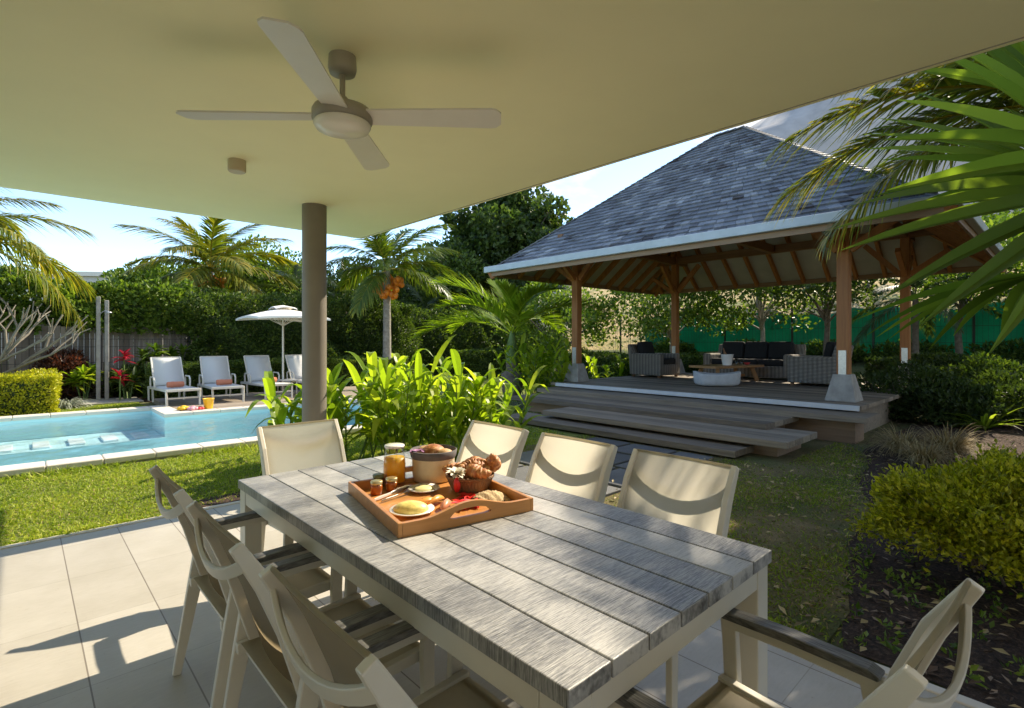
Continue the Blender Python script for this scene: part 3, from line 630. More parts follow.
def chair():
    t = thing('dining_chair', '', 'chair', group='white sling chairs round the dining table')
    prof = [(-.13, .40), (-.165, .52), (-.205, .66), (-.262, .80), (-.335, .925)]
    def py(z): return float(np.interp(z, [p[1] for p in prof], [p[0] for p in prof]))
    for sx in (-1, 1):
        MB().sweep([(sx*.238, y, z) for y, z in prof], .026, [.05, .05, .052, .05, .034], (1, 0, 0)).build('back_post', M['white_metal'], t, bev=.004)
        MB().sweep([(sx*.27, -.135, .617), (sx*.27, -.17, .42), (sx*.272, -.245, .012)], .026, [.06, .055, .032], (1, 0, 0)).build('leg', M['white_metal'], t, bev=.004)
        MB().sweep([(sx*.27, .235, .613), (sx*.27, .225, .42), (sx*.272, .235, .012)], .026, [.045, .045, .03], (1, 0, 0)).build('leg', M['white_metal'], t, bev=.004)
        a = MB(); a.sweep([(sx*.27, -.15, .602), (sx*.27, .05, .606), (sx*.27, .25, .600)], .028, .03, (1, 0, 0)); ar = a.build('armrest', M['white_metal'], t, bev=.004)
        p = MB(); p.sweep([(sx*.27, -.155, .624), (sx*.27, -.13, .630), (sx*.27, .06, .632), (sx*.27, .25, .624), (sx*.27, .27, .618)], .052, [.012, .022, .024, .022, .012], (1, 0, 0)); p.build('arm_plank', M['armwood'], ar, bev=.004)
    f = MB()
    for sx in (-1, 1): f.sweep([(sx*.238, -.20, .405), (sx*.238, .05, .42), (sx*.238, .25, .43)], .026, .036, (1, 0, 0))
    f.bar((-.27, .225, .415), (.27, .225, .415), .022, .03); f.bar((-.27, -.165, .40), (.27, -.165, .40), .022, .03)
    f.build('seat_frame', M['white_metal'], t, bev=.003)
    cr = MB(); pts = []
    for i in range(13):
        x = -.238+.476*i/12; b = 1-(x/.238)**2; pts.append((x, py(.87)-.014-.022*b, .87-.07*b))
    cr.sweep(pts, .034, .014, (0, -.3, 1)); cr.build('back_rail', M['white_metal'], t, bev=.003)
    def sheet_(rows, bow):
        mb = MB(); nx = 10; vs = []
        for y, z, k in rows:
            for i in range(nx+1):
                x = -.228+.456*i/nx; b = 1-(x/.228)**2; vs.append((x, y-bow[0]*k*b, z-bow[1]*k*b))
        w = nx+1; mb.add(vs, [(j*w+i, j*w+i+1, (j+1)*w+i+1, (j+1)*w+i) for j in range(len(rows)-1) for i in range(nx)], .5, True); return mb
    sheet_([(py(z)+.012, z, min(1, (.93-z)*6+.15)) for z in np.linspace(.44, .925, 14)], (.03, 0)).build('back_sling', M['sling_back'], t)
    sheet_([(y, .425+.01*(y+.2)/.45, min(1, min(y+.2, .25-y)*7)) for y in np.linspace(-.19, .245, 12)], (0, .02)).build('seat_sling', M['sling'], t)
    hem = MB(); hem.tube([(x, py(.927)+.012-.0045*(1-(x/.228)**2), .927) for x in np.linspace(-.23, .23, 9)], .006, 8); hem.build('top_hem', M['sling'], t)
    return t
c0_ = chair()
CH = [(2.37, .735, -46.9, 'white sling chair seen from behind on the shaded table side, farthest from the camera'),
      (1.70, .735, -46.9, 'white sling chair seen from behind between two others on the shaded table side'),
      (1.025, .745, -46.9, 'white sling chair seen from behind, nearest the camera on the shaded table side'),
      (2.44, 1.84, 133.1, 'cream glowing sling chair beside the croissant tray, farthest on the pavilion side of the table'),
      (1.81, 1.84, 133.1, 'cream glowing sling chair between two others on the pavilion side of the table'),
      (1.20, 1.84, 133.1, 'cream glowing sling chair with lawn behind it, nearest chair on the pavilion side'),
      (3.03, 1.29, 223.1, 'sunlit white sling chair at the far table end before the column'),
      (.49, 1.285, 40, 'white sling chair seen edge-on at the near table end beside the golden shrub')]
for i, (u, v, rz, lab) in enumerate(CH):
    o = c0_ if i == 0 else copy_tree(c0_)
    o.location = W3(u, v, .0); o.rotation_euler = (0, 0, R(rz)); o['label'] = lab

# ================================================================== BREAKFAST TRAY
TZ = .7505; TRZ = R(32.1); TC = Vector((-.333, 2.294, TZ))
def tl(x, y, z=0.): return TC+Vector((math.cos(TRZ)*x-math.sin(TRZ)*y, math.sin(TRZ)*x+math.cos(TRZ)*y, z))
def tw(px, py, z=.012):                                           # a point of the photograph on the tray
    p = g(px, py, TZ+z); return Vector((p.x, p.y, TZ+z))
tray = thing('serving_tray', 'brown wooden serving tray with curved handle ends on the dining table', 'tray', TC, TRZ)
MB().box(-.28, .28, -.322, .322, 0, .011).build('tray_floor', M['tray_wood'], tray)
for sx in (-1, 1): MB().box(sx*.282-.009, sx*.282+.009, -.331, .331, -.0005, .052).build('side_board', M['tray_wood'], tray, bev=.003)
for sy in (-1, 1):
    vs = []; fs = []; n = 24
    for i in range(n+1):
        x = -.273+.546*i/n; a = abs(x)/.20; hgt = .050+(.036*(.5+.5*math.cos(math.pi*min(1, a))))
        hole = abs(x) < .085; hz0 = .034; hz1 = .034+.028*math.sqrt(max(0, 1-(x/.085)**2))**.6 if hole else .034
        if abs(x) >= .085: hz0 = hz1 = .034
        for y in (-.009, .009): vs += [(x, y, -.0005), (x, y, hz0 if not hole else .030), (x, y, hz1 if hole else .034), (x, y, hgt)]
    for i in range(n):
        a = 8*i; b = 8*(i+1); xm = -.273+.546*(i+.5)/n
        for s_, fl in ((0, 0), (4, 1)):
            q = [(a+s_, b+s_, b+s_+1, a+s_+1), (a+s_+2, b+s_+2, b+s_+3, a+s_+3)]
            if abs(xm) > .085: q.append((a+s_+1, b+s_+1, b+s_+2, a+s_+2))
            fs += [tuple(reversed(z)) for z in q] if fl else q
        fs += [(a+3, b+3, b+7, a+7), (a, a+4, b+4, b)]
        if abs(xm) <= .085: fs += [(a+1, b+1, b+5, a+5), (a+2, a+6, b+6, b+2)]
    mb = MB(); mb.add(vs, fs); o = mb.build('handle_board', M['tray_wood'], tray); o.location = (0, sy*.322, 0)

jug = thing('juice_jug', 'clear lidded glass jug of orange juice on the tray', 'jug', tw(394.5, 483))
MB().lathe([(.050, 0), (.054, .01), (.052, .10), (.046, .15), (.042, .175), (.046, .195), (.043, .195), (.040, .175), (.044, .15), (.050, .10), (.051, .012), (0, .008)], n=32).build('glass_body', M['glass'], jug)
MB().lathe([(0, .010), (.049, .012), (.0495, .10), (.046, .135), (0, .135)], n=28).build('juice', M['juice'], jug)
MB().lathe([(0, .20), (.044, .2), (.047, .194), (.044, .186), (0, .186)], n=28).build('lid', M['porcelain'], jug)
jug.scale = (1.04, 1.04, .93)
h = MB(); h.tube([(.046+.0*i, 0, .165) if i == 0 else (.05+.034*math.sin(math.pi*i/8), 0, .165-.11*i/8) for i in range(9)], .006, 8); ho = h.build('handle', M['glass'], jug); ho.rotation_euler = (0, 0, R(15))
def jar(px, py, mat, lid, lab, open_=False):
    t = thing('jam_jar', lab, 'jar', tw(px, py), 0, 'little jam jars on the tray')
    MB().lathe([(.022, 0), (.026, .004), (.027, .035), (.024, .042), (0, .042)], n=20).build('preserve', mat, t)
    MB().lathe([(.0225, -.0005), (.0275, .003), (.0285, .036), (.025, .045), (.025, .05)], n=20).build('glass_body', M['glass'], t)
    MB().lathe([(.0265, .046), (.0272, .058), (.025, .060), (0, .060)], n=20).build('lid', lid, t)
jar(376.5, 494, M['jam'], M['lid_gold'], 'amber jam jar with a gold lid at the tray corner, nearest its long side')
jar(391.5, 490.5, M['jam'], M['lid_gold'], 'amber jam jar with a gold lid closest to the knives')
jar(378.5, 487, M['darkjam'], M['lid_green'], 'dark jam jar with an olive lid behind the two amber ones')

bag = thing('bread_bag', 'beige canvas bread bag with a dark grey folded rim on the tray', 'bread bag', tw(433.5, 479))
MB().lathe([(.085, 0), (.098, .006), (.103, .05), (.102, .105), (.108, .122)], n=36).build('bag_body', M['canvas_beige'], bag, solid=.004)
MB().lathe([(.1085, .112), (.113, .122), (.117, .148), (.112, .151), (.106, .125)], n=36).build('rim', M['canvas_grey'], bag)
bc = Vector(bag.location)
for i, (x, y, z, r, lab) in enumerate(((.0, .0, .135, .06, 'round golden bread roll in the middle of the canvas bag'), (.06, -.03, .128, .045, 'pale bread roll at the right rim of the canvas bag'), (-.045, .05, .125, .048, 'bread roll half hidden at the back of the canvas bag'))):
    o = MB().blob((0, 0, 0), (r, r*.9, r*.65), 18, 12, .03).build('bread_roll', M['crust'] if i == 0 else M['bread'], loc=bc+Vector((x, y, z))); tag(o, lab, 'bread roll', 'bread rolls in the canvas bag')
def petals(mat, c, n, ln, w, lab, cat='flower', up=.5, core=None):
    P = np.tile(np.array([[0, 0, 0.]]), (n, 1)); a = rng.uniform(0, 6.28, n); D_ = np.stack([np.cos(a), np.sin(a), rng.uniform(.1, 1.2, n)*up], 1)
    ch = strips(P, D_, np.tile([[0, 0, 1.]], (n, 1)), rng.uniform(.8, 1.1, n)*ln, w, .25, .5, [.4, .9, 1, .8, .1], 3, .2)
    o = npmesh('flower', [ch], mat, loc=c, smooth=True); tag(o, lab, cat); return o
petals(M['flower_mauve'], bc+Vector((-.075, -.05, .145)), 14, .045, .022, 'small mauve flower tucked into the canvas bread bag')
bk = thing('bread_basket', 'round brown wicker basket piled with croissants on the tray', 'basket', tw(470, 489))
MB().lathe([(.072, 0), (.088, .015), (.104, .05), (.108, .066), (.104, .066), (.085, .018), (0, .008)], n=36).build('basket_bowl', M['weave'], bk)
rim = MB()
for q in range(44):
    a = 2*math.pi*q/44; r0, r1 = .080, .111; rim.tube([(math.cos(a)*r0, math.sin(a)*r0, .003), (math.cos(a+.03)*.097, math.sin(a+.03)*.097, .035), (math.cos(a)*r1, math.sin(a)*r1, .069)], .0022, 5)
for q in range(2):
    rim.tube([(math.cos(t)*.109, math.sin(t)*.109, .067+.005*math.sin(t*22+q*3.14)) for t in np.linspace(0, 6.283, 90)], .0042, 6)
rim.build('rim', M['weave'], bk)
def croissant(loc, rz, ry, sc, lab):
    mb = MB(); n = 90; vs = []; m = 14
    for i in range(n+1):
        t = i/n*2-1; a = t*1.25; R0 = .052; c = Vector((math.sin(a)*R0, -math.cos(a)*R0+R0*.6, 0)); rr = .027*(1-abs(t)**1.7)**.8+.004
        rr *= .90+.26*((abs(t)*4.3) % 1.0)*(abs(t) < .93); dx = Vector((math.cos(a), math.sin(a), 0)); nn = Vector((-math.sin(a), math.cos(a), 0))
        for k in range(m):
            p = 2*math.pi*k/m; vs.append(c+nn*math.cos(p)*rr+Vector((0, 0, math.sin(p)*rr*.9)))
    mb.add(vs, [(m*i+k, m*i+(k+1) % m, m*(i+1)+(k+1) % m, m*(i+1)+k) for i in range(n) for k in range(m)], .5, True)
    o = mb.build('croissant', M['crust'], loc=loc); o.rotation_euler = (R(ry), R(ry*.4), R(rz)); o.scale = (sc,)*3
    tag(o, lab, 'croissant', 'croissants in the wicker basket')
kc = Vector(bk.location)
for x, y, z, rz, ry, sc, lab in ((-.075, .02, .088, 150, 20, 1.15, 'croissant at the left rim of the wicker basket, above the white flower'), (-.01, .055, .098, 60, -10, 1.25, 'croissant at the back of the wicker basket nearest the canvas bag'),
        (.01, .0, .112, 200, 25, 1.2, 'croissant lying topmost in the middle of the wicker basket'), (.055, .03, .105, 20, 35, 1.2, 'croissant in the wicker basket just left of the upright one'), (.045, -.035, .095, -40, 15, 1.2, 'croissant at the front right rim of the wicker basket'), (.09, .035, .128, 110, 62, 1.2, 'croissant standing upright at the right end of the wicker basket')):
    croissant(kc+Vector((x, y, z)), rz, ry, sc, lab)
petals(M['flower_white'], kc+Vector((-.055, -.065, .085)), 34, .062, .024, 'white many-petalled flower on the front rim of the wicker basket', up=.9)
o = MB().blob((0, 0, 0), (.016, .012, .034), 10, 8, .05).build('flower_bud', M['flower_red'], loc=kc+Vector((-.05, -.098, .045))); tag(o, 'orange red flower bud hanging down over the wicker basket front', 'flower bud')
def plate(px, py, r, lab):
    o = MB().lathe([(0, 0), (r*.55, 0), (r*.62, .004), (r, .014), (r-.001, .017), (r*.6, .008), (0, .006)], n=40).build('plate', M['porcelain'], loc=tw(px, py)); tag(o, lab, 'plate'); return Vector(o.location)
p1 = plate(412, 512.5, .090, 'white plate holding a yellow melon half at the near side of the tray')
o = MB().blob((0, 0, .012), (.072, .05, .034), 24, 12, .02).build('melon_half', M['melon'], loc=p1+Vector((-.005, 0, 0)), rz=R(5)); tag(o, 'pale yellow scooped melon half on the white plate', 'melon')
p2 = plate(424, 491, .072, 'small white plate with soft butter behind the melon plate')
o = MB().blob((0, 0, .008), (.05, .035, .016), 20, 10, .04).build('butter_slices', M['butter'], loc=p2, rz=R(30)); tag(o, 'pale yellow butter spread on the small white plate', 'butter')
for i, (px, py, mt, lab) in enumerate(((427, 505, 'papaya', 'orange papaya slice lying against the melon plate'), (436, 503, 'papaya', 'orange papaya slice in the middle beside the basket'), (446, 507, 'pink_fruit', 'pinkish guava slice nearest the tray handle'))):
    mb = MB(); n = 14; vs = []
    for k in range(n+1):
        t = -1+2*k/n; w = .022*(1-t*t)**.6; c = Vector((t*.06, 0, .004+.012*(1-t*t)))
        vs += [c+Vector((0, -w, 0)), c+Vector((0, 0, w*.75)), c+Vector((0, w, 0)), c+Vector((0, 0, -w*.3))]
    mb.add(vs, [(4*k+a, 4*k+(a+1) % 4, 4*k+4+(a+1) % 4, 4*k+4+a) for k in range(n) for a in range(4)], .5, True)
    o = mb.build('fruit_slice', M[mt], loc=tw(px, py, .018), rz=R(40+i*22)); tag(o, lab, 'fruit slice', 'cut fruit on the tray')
for i, (a, b, lab) in enumerate(((tw(374, 500, .02), tw(410, 485.5, .03), 'steel table knife lying at an angle on the tray, nearer the jam jars'), (tw(381, 501, .02), tw(417, 488, .028), 'steel table knife lying at an angle on the tray, nearer the melon plate'))):
    kn = thing('table_knife', lab, 'knife', a, 0, 'two table knives on the tray'); d = b-a
    MB().sweep([d*0, d*.12, d*.45], [.010, .014, .010], [.006, .007, .006], (.5, .8, 0)).build('handle', M['porcelain'] if i == 0 else M['cutlery'], kn, bev=.002)
    MB().sweep([d*.45, d*.6, d*.9, d*1.0], [.012, .018, .018, .004], [.003, .002, .0015, .001], (.5, .8, 0)).build('blade', M['cutlery'], kn)
# straw mat heap and the red flowers by the handle
vs = []; nx = 18
for j in range(nx+1):
    for i in range(nx+1):
        x = i/nx*2-1; y = j/nx*2-1; r = min(1, math.hypot(x, y)); vs.append((x*.085, y*.06, .002+.028*(1-r**2)+random.uniform(0, .005)*(r < 1)+.004*math.sin(x*14+y*5)))
mb = MB(); w = nx+1; mb.add(vs, [(j*w+i, j*w+i+1, (j+1)*w+i+1, (j+1)*w+i) for j in range(nx) for i in range(nx)], .5, True)
o = mb.build('straw_napkin', M['napkin'], loc=tw(489, 499), rz=R(25)); tag(o, 'crumpled straw coloured napkin in the right corner of the tray', 'napkin')
for i, (px, py, lab) in enumerate(((462, 505, 'red flower lying inside the tray behind the handle hole'), (474, 503, 'red flower lying by the straw napkin on the tray'), (470, 497, 'red flower leaning on the wicker basket foot'))):
    petals(M['flower_red'], tw(px, py, .02), 13, .07, .026, lab, up=.5)

# ================================================================== POOLSIDE THINGS
def lounger():
    t = thing('sun_lounger', '', 'sun lounger', group='white sun loungers on the pool deck')
    f = MB()
    for sx in (-1, 1):
        f.sweep([(sx*.31, -.55, .30), (sx*.31, 1.2, .33)], .03, .05, (1, 0, 0)); f.sweep([(sx*.29, .0, .35), (sx*.29, -.38, .98)], .03, .035, (1, 0, 0))
    f.bar((-.31, 1.2, .33), (.31, 1.2, .33), .03, .05); f.bar((-.30, 1.12, .16), (.30, 1.12, .16), .02, .03); f.bar((-.31, -.55, .30), (.31, -.55, .30), .03, .05); f.bar((-.29, -.38, .98), (.29, -.38, .98), .03, .03)
    f.build('frame', M['white_metal'], t, bev=.004)
    for sx in (-1, 1):
        for a, b in (((sx*.31, 1.16, .33), (sx*.30, 1.18, 0)), ((sx*.31, -.1, .33), (sx*.30, -.1, 0)), ((sx*.31, -.5, .30), (sx*.30, -.52, 0))): MB().bar(a, b, .035, .03).build('leg', M['white_metal'], t)
        MB().sweep([(sx*.34, -.14, .34), (sx*.34, -.16, .52), (sx*.34, -.12, .56), (sx*.34, .18, .56), (sx*.34, .25, .50), (sx*.34, .25, .34)], .03, .025, (1, 0, 0)).build('armrest', M['white_metal'], t)
    s = MB(); ys = np.linspace(.02, 1.18, 9); s.add([(x, y, .352-.015*math.sin(math.pi*i/8)) for i, y in enumerate(ys) for x in (-.295, .295)], [(2*i, 2*i+1, 2*i+3, 2*i+2) for i in range(8)], .5, True); s.build('seat_sling', M['lounger'], t, solid=.006)
    s = MB(); s.add([(x, -.38*i/8+.015, .37+.60*i/8-.012*math.sin(math.pi*i/8)) for i in range(9) for x in (-.28, .28)], [(2*i, 2*i+1, 2*i+3, 2*i+2) for i in range(8)], .5, True); s.build('back_sling', M['lounger'], t, solid=.006)
    return t
l0 = lounger()
LG = [(2.46, 'white sun lounger nearest the red-leaved plants, first from the shower post'), (3.42, 'white sun lounger behind the yellow toy bucket, second from the shower post'),
      (4.42, 'white sun lounger left of the parasol pole, third from the shower post'), (5.45, 'white sun lounger right of the parasol pole, half behind the column')]
for i, (v, lab) in enumerate(LG):
    o = l0 if i == 0 else copy_tree(l0); o.location = W3(13.95, v, .088); o.rotation_euler = (0, 0, RZ+math.pi+R((2, -3, 1, 3)[i])); o['label'] = lab
    tw_ = MB(); tw_.lathe([(.0, -.16), (.055, -.158), (.062, -.14), (.062, .14), (.055, .158), (0, .16)], n=18); tw_.lathe([(.064, -.09), (.066, -.085), (.066, -.03), (.064, -.025)], n=18)
    to = tw_.build('rolled_towel', M['orange_cloth'], loc=W3(13.35, v, .088+.355+.062)); to.rotation_euler = (0, R(90), RZ+R((4, -5, 8, 2)[i]))
    tag(to, 'rolled orange towel on the '+('lounger nearest the red-leaved plants', 'lounger behind the yellow toy bucket', 'lounger left of the parasol pole', 'lounger half behind the column')[i], 'towel', 'rolled orange towels on the loungers')
par = thing('parasol', 'white square parasol with a vented top standing among the loungers', 'parasol', gd(283, 13.3, .085), RZ)
MB().lathe([(.28, 0), (.28, .05), (.05, .07), (.05, .25)], n=24).build('base', M['concrete'], par)
MB().lathe([(.024, .05), (.024, 2.22)], n=14).build('pole', M['white_metal'], par)
def cano(hw, z0, z1, drop):
    mb = MB(); vs = [(0, 0, z1)]; n = 6; ring = []
    for q in range(4):
        a = math.pi/4+q*math.pi/2; b = a+math.pi/2
        for i in range(n):
            t = i/n; x = (math.cos(a)*(1-t)+math.cos(b)*t)*hw*1.414; y = (math.sin(a)*(1-t)+math.sin(b)*t)*hw*1.414; ring.append((x, y, z0+.05*math.sin(math.pi*t)))
    m = len(ring); k = 6
    for j in range(1, k+1):
        s = j/k; vs += [(x*s, y*s, z1+(z-z1)*(s*.85+.15*s*s)) for x, y, z in ring]
    vs += [(x*1.005, y*1.005, z-drop) for x, y, z in ring]
    fs = [(0, 1+i, 1+(i+1) % m) for i in range(m)]
    for j in range(k): fs += [(1+j*m+i, 1+(j+1)*m+i, 1+(j+1)*m+(i+1) % m, 1+j*m+(i+1) % m) for i in range(m)]
    mb.add(vs, fs, .5); return mb
can = cano(.86, 1.93, 2.20, .05).build('canopy', M['canvas_white'], par, solid=.004)
cano(.26, 2.175, 2.27, .02).build('vent', M['canvas_white'], can, solid=.004)
rb = MB()
for q in range(8):
    a = q*math.pi/4+math.pi/4; r = .86*(1.414 if q % 2 == 0 else 1.0); rb.bar((0, 0, 2.17), (math.cos(a)*r*.98, math.sin(a)*r*.98, 1.91+(.03 if q % 2 else 0)), .018, .018)
    rb.bar((0, 0, 1.75), (math.cos(a)*r*.5, math.sin(a)*r*.5, 2.04), .012, .012)
rb.build('ribs', M['white_metal'], par)
st_ = thing('side_table', 'small white side table beside the parasol pole', 'side table', W3(13.6, 4.93, .088), RZ)
MB().box(-.2, .2, -.2, .2, .36, .39).build('table_top', M['white_metal'], st_, bev=.005)
for sx in (-1, 1):
    for sy in (-1, 1): MB().bar((sx*.17, sy*.17, .36), (sx*.17, sy*.17, 0), .025, .025).build('leg', M['white_metal'], st_)
bu = thing('toy_bucket', 'yellow plastic toy bucket on the pool edge', 'bucket', g(208.5, 408.5, .1))
MB().lathe([(.075, 0), (.095, .19), (.105, .195), (.105, .205), (.09, .2), (.07, .01), (0, .008)], n=24).build('bucket_body', M['yellow_plastic'], bu)
MB().tube([(.1*math.cos(t), 0, .2-.11*math.sin(t)*.6) for t in np.linspace(0, math.pi, 12)], .005, 6).build('handle', M['yellow_plastic'], bu).rotation_euler = (0, 0, R(30))
for px, py, mt, s, lab in ((183.5, 410, 'yellow_plastic', 1.1, 'yellow toy sand mould lying on the pool edge'), (193, 410, 'pink_plastic', 1.0, 'pink toy sand mould between two others on the pool edge'), (200, 409.5, 'red_plastic', .8, 'red toy sand mould beside the yellow bucket')):
    mb = MB()
    for q in range(5):
        a = q*1.2566; mb.blob((math.cos(a)*.055*s, math.sin(a)*.055*s, .03*s), (.05*s, .05*s, .035*s), 10, 6)
    mb.blob((0, 0, .04*s), (.06*s, .06*s, .045*s), 12, 8)
    o = mb.build('sand_toy', M[mt], loc=g(px, py, .1)); tag(o, lab, 'toy', 'sand toys on the pool edge')
shw = thing('outdoor_shower', 'grey twin-post outdoor shower standing before the wooden fence', 'shower', g(102, 401, .01), RZ)
MB().box(-.11, -.03, -.05, .05, 0, 2.5).box(.05, .13, -.05, .05, 0, 2.42).build('post', M['concrete'], shw, bev=.01)
MB().tube([(-.03, -.06, 2.1), (.04, -.16, 2.16), (.10, -.25, 2.14)], .012, 8).lathe([(.0, .02), (.06, .01), (.07, -.015), (0, -.015)], (.10, -.27, 2.12), 16).build('shower_head', M['steel'], shw)
MB().box(-.7, .7, -.9, .3, 0, .03).build('shower_base', M['concrete'], shw)

# ================================================================== PAVILION FURNITURE
def cushion(x0, x1, y0, y1, z0, z1, mat, parent, name='cushion', tilt=None):
    mb = MB(); n = 10; cx_, cy_, cz_ = (x0+x1)/2, (y0+y1)/2, (z0+z1)/2
    mb.box(-.5*(x1-x0), .5*(x1-x0), -.5*(y1-y0), .5*(y1-y0), -.5*(z1-z0), .5*(z1-z0)); o = mb.build(name, mat, parent, bev=min(x1-x0, y1-y0, z1-z0)*.32, seg=4); o.location = (cx_, cy_, cz_)
    if tilt: o.rotation_euler = tilt
    return o
def armchair(width, lab, cat, name, loc, rz):
    t = thing(name, lab, cat, loc, rz); w = width/2
    b = MB(); b.box(-w+.001, w-.001, -.44, .45, .06, .34)
    b.box(-w, -w+.2, -.46, .46, .055, .62); b.box(w-.2, w, -.46, .46, .055, .62)
    b.sweep([(0, -.38, .062), (0, -.42, .5), (0, -.50, .86)], width-.004, [.16, .14, .1], (1, 0, 0)); b.build('wicker_body', M['wicker'], t, bev=.035, seg=3)
    n = max(1, round((width-.4)/.7)); cw_ = (width-.4)/n
    for q in range(n):
        x0 = -w+.2+q*cw_; cushion(x0+.005, x0+cw_-.005, -.28, .46, .34, .5, M['black'], t, 'seat_cushion'); cushion(x0+.01, x0+cw_-.01, -.36, -.18, .48, .93, M['black'], t, 'back_cushion', (R(12), 0, 0))
    for sx in (-1, 1):
        for sy in (-.38, .38): MB().box(sx*(w-.08)-.03, sx*(w-.08)+.03, sy-.03, sy+.03, 0, .056).build('foot', M['beam_wood'], t)
    return t
armchair(1.0, 'grey wicker armchair with black cushions near the left pavilion post', 'armchair', 'wicker_armchair', W3(7.62, 12.35, .503), R(223.1))
armchair(1.0, 'grey wicker armchair with its back towards the right pavilion post', 'armchair', 'wicker_armchair', W3(3.75, 12.55, .503), R(43.1))
armchair(2.2, 'long wicker sofa with black cushions at the back of the pavilion', 'sofa', 'wicker_sofa', W3(5.6, 13.65, .503), R(133.1))
ct = thing('coffee_table', 'low reddish wooden coffee table between the wicker seats', 'coffee table', W3(5.55, 12.1, .503), R(30))
MB().box(-.85, .85, -.38, .38, .33, .385).build('table_top', M['coffee_wood'], ct, bev=.006)
for sx in (-1, 1):
    for sy in (-1, 1): MB().bar((sx*.6, sy*.22, .33), (sx*.7, sy*.30, 0), .08, .08).build('leg', M['coffee_wood'], ct)
MB().box(-.62, .62, -.03, .03, .1, .16).build('stretcher', M['coffee_wood'], ct)
cz = .503+.387; cc = W3(5.55, 12.1, cz)
def ctp(x, y): return cc+Vector((math.cos(R(30))*x-math.sin(R(30))*y, math.sin(R(30))*x+math.cos(R(30))*y, 0))
ib = thing('ice_bucket', 'pale ice bucket on the coffee table with a bottle neck sticking out', 'ice bucket', ctp(-.12, -.1))
MB().lathe([(.10, 0), (.14, .24), (.15, .25), (.13, .25), (.09, .02), (0, .01)], n=24).build('bucket_body', M['porcelain'], ib)
bo = MB().lathe([(.04, 0), (.04, .16), (.016, .22), (.015, .3), (0, .3)], n=14).build('bottle', M['beam_wood'], loc=ctp(-.14, -.1)+Vector((0, 0, .10))); bo.rotation_euler = (0, R(-14), 0); tag(bo, 'dark bottle leaning in the pale ice bucket', 'bottle')
for i, (x, y, lab) in enumerate(((.22, -.1, 'clear drinking glass on the coffee table, closest to the ice bucket'), (.33, -.02, 'clear drinking glass on the coffee table, between two other glasses'), (.42, -.1, 'clear drinking glass on the coffee table, closest to the red bowl'))):
    o = MB().lathe([(.035, 0), (.042, .14), (.039, .14), (.032, .01), (0, .008)], n=18).build('drinking_glass', M['glass'], loc=ctp(x, y)); tag(o, lab, 'glass', 'drinking glasses on the coffee table')
o = MB().lathe([(.04, 0), (.08, .05), (.075, .05), (.035, .008), (0, .006)], n=20).build('bowl', M['red_plastic'], loc=ctp(.56, -.12)); tag(o, 'small red bowl at the end of the coffee table', 'bowl')
mb = MB(); n = 26; vs = []; prof_ = [(0, 0), (.42, 0), (.5, .04), (.5, .22), (.52, .30), (.44, .265), (0, .25)]
for r, z in prof_:
    for k in range(n):
        t = 2*math.pi*k/n; sq = (abs(math.cos(t))**4+abs(math.sin(t))**4)**-.25; zz = z+(.03*math.cos(2*t+.5)*(z > .2)*(r > .1)); vs.append((r*math.cos(t)*sq*.92, r*math.sin(t)*sq*.55, zz))
m_ = len(prof_); mb.add(vs, [(n*i+k, n*i+(k+1) % n, n*(i+1)+(k+1) % n, n*(i+1)+k) for i in range(m_-1) for k in range(n)], .5, True)
o = mb.build('floor_cushion', M['pouf'], loc=W3(5.15, 10.75, .504), rz=R(2), sub=1); tag(o, 'large pale floor cushion lying on the pavilion deck', 'floor cushion')
# ================================================================== FENCES AND THE NEIGHBOUR'S HOUSE
fe = thing('wooden_fence', 'weathered vertical board fence behind the shower post and red plants', 'fence', (0, 0, 0), RZ)
b = MB(); v = -8.0
while v < 4.6:
    w = random.uniform(.09, .13); b.box(v, v+w-.008, 17.3+random.uniform(0, .012), 17.33+random.uniform(0, .01), .02, 1.83+random.uniform(-.04, .05), random.random()); v += w
b.build('boards', M['fence_wood'], fe)
for v in np.arange(-7.5, 4.6, 1.9): MB().box(v-.05, v+.05, 17.36, 17.46, 0, 1.8).build('fence_post', M['fence_wood'], fe)
wf = thing('wire_fence', 'dark wire mesh fence standing in front of the weathered boards', 'fence', (0, 0, 0), RZ)
w = MB()
for v in np.arange(-7, 4.4, .13): w.box(v-.004, v+.004, 17.10, 17.106, .05, 1.5)
for z in (.1, .5, .9, 1.3, 1.5): w.box(-7, 4.4, 17.107, 17.113, z-.005, z+.005)
w.build('mesh_panel', M['net_black'], wf)
for v in np.arange(-6.5, 4.4, 2.0): MB().box(v-.025, v+.025, 17.115, 17.165, 0, 1.6).build('fence_post', M['net_black'], wf)
nb = thing('neighbour_house', 'flat-roofed pale grey house beyond the vine covered fence', 'house', gd(95, 24, 0), R(8))
MB().box(-9, 2.7, 0, 7, 0, 4.4).build('wall', plain('neighbour_wall', (.62, .60, .55), .8, .05), nb); MB().box(-9.15, 2.85, -.15, 7.15, 4.4, 4.6).build('roof', M['fascia'], nb)
bf = thing('metal_fence', 'black wire fence on slim posts in front of the green shade net', 'fence', (0, 0, 0), RZ)
w = MB(); hz = 1.0
us = np.arange(-6, 15, .1)
for u in np.arange(-6, 15, .12): w.box(20.5, 20.505, u-.003, u+.003, .75, 2.55)
for z in (.9, 1.4, 1.9, 2.4): w.box(20.506, 20.511, -6, 15, z-.006, z+.006)
w.build('mesh_panel', M['net_black'], bf)
for u in np.arange(-5.5, 15, 2.5): MB().box(20.51, 20.57, u-.03, u+.03, .5, 2.75).build('fence_post', M['net_black'], bf)
nt_ = MB(); vs = []; nn_ = 120
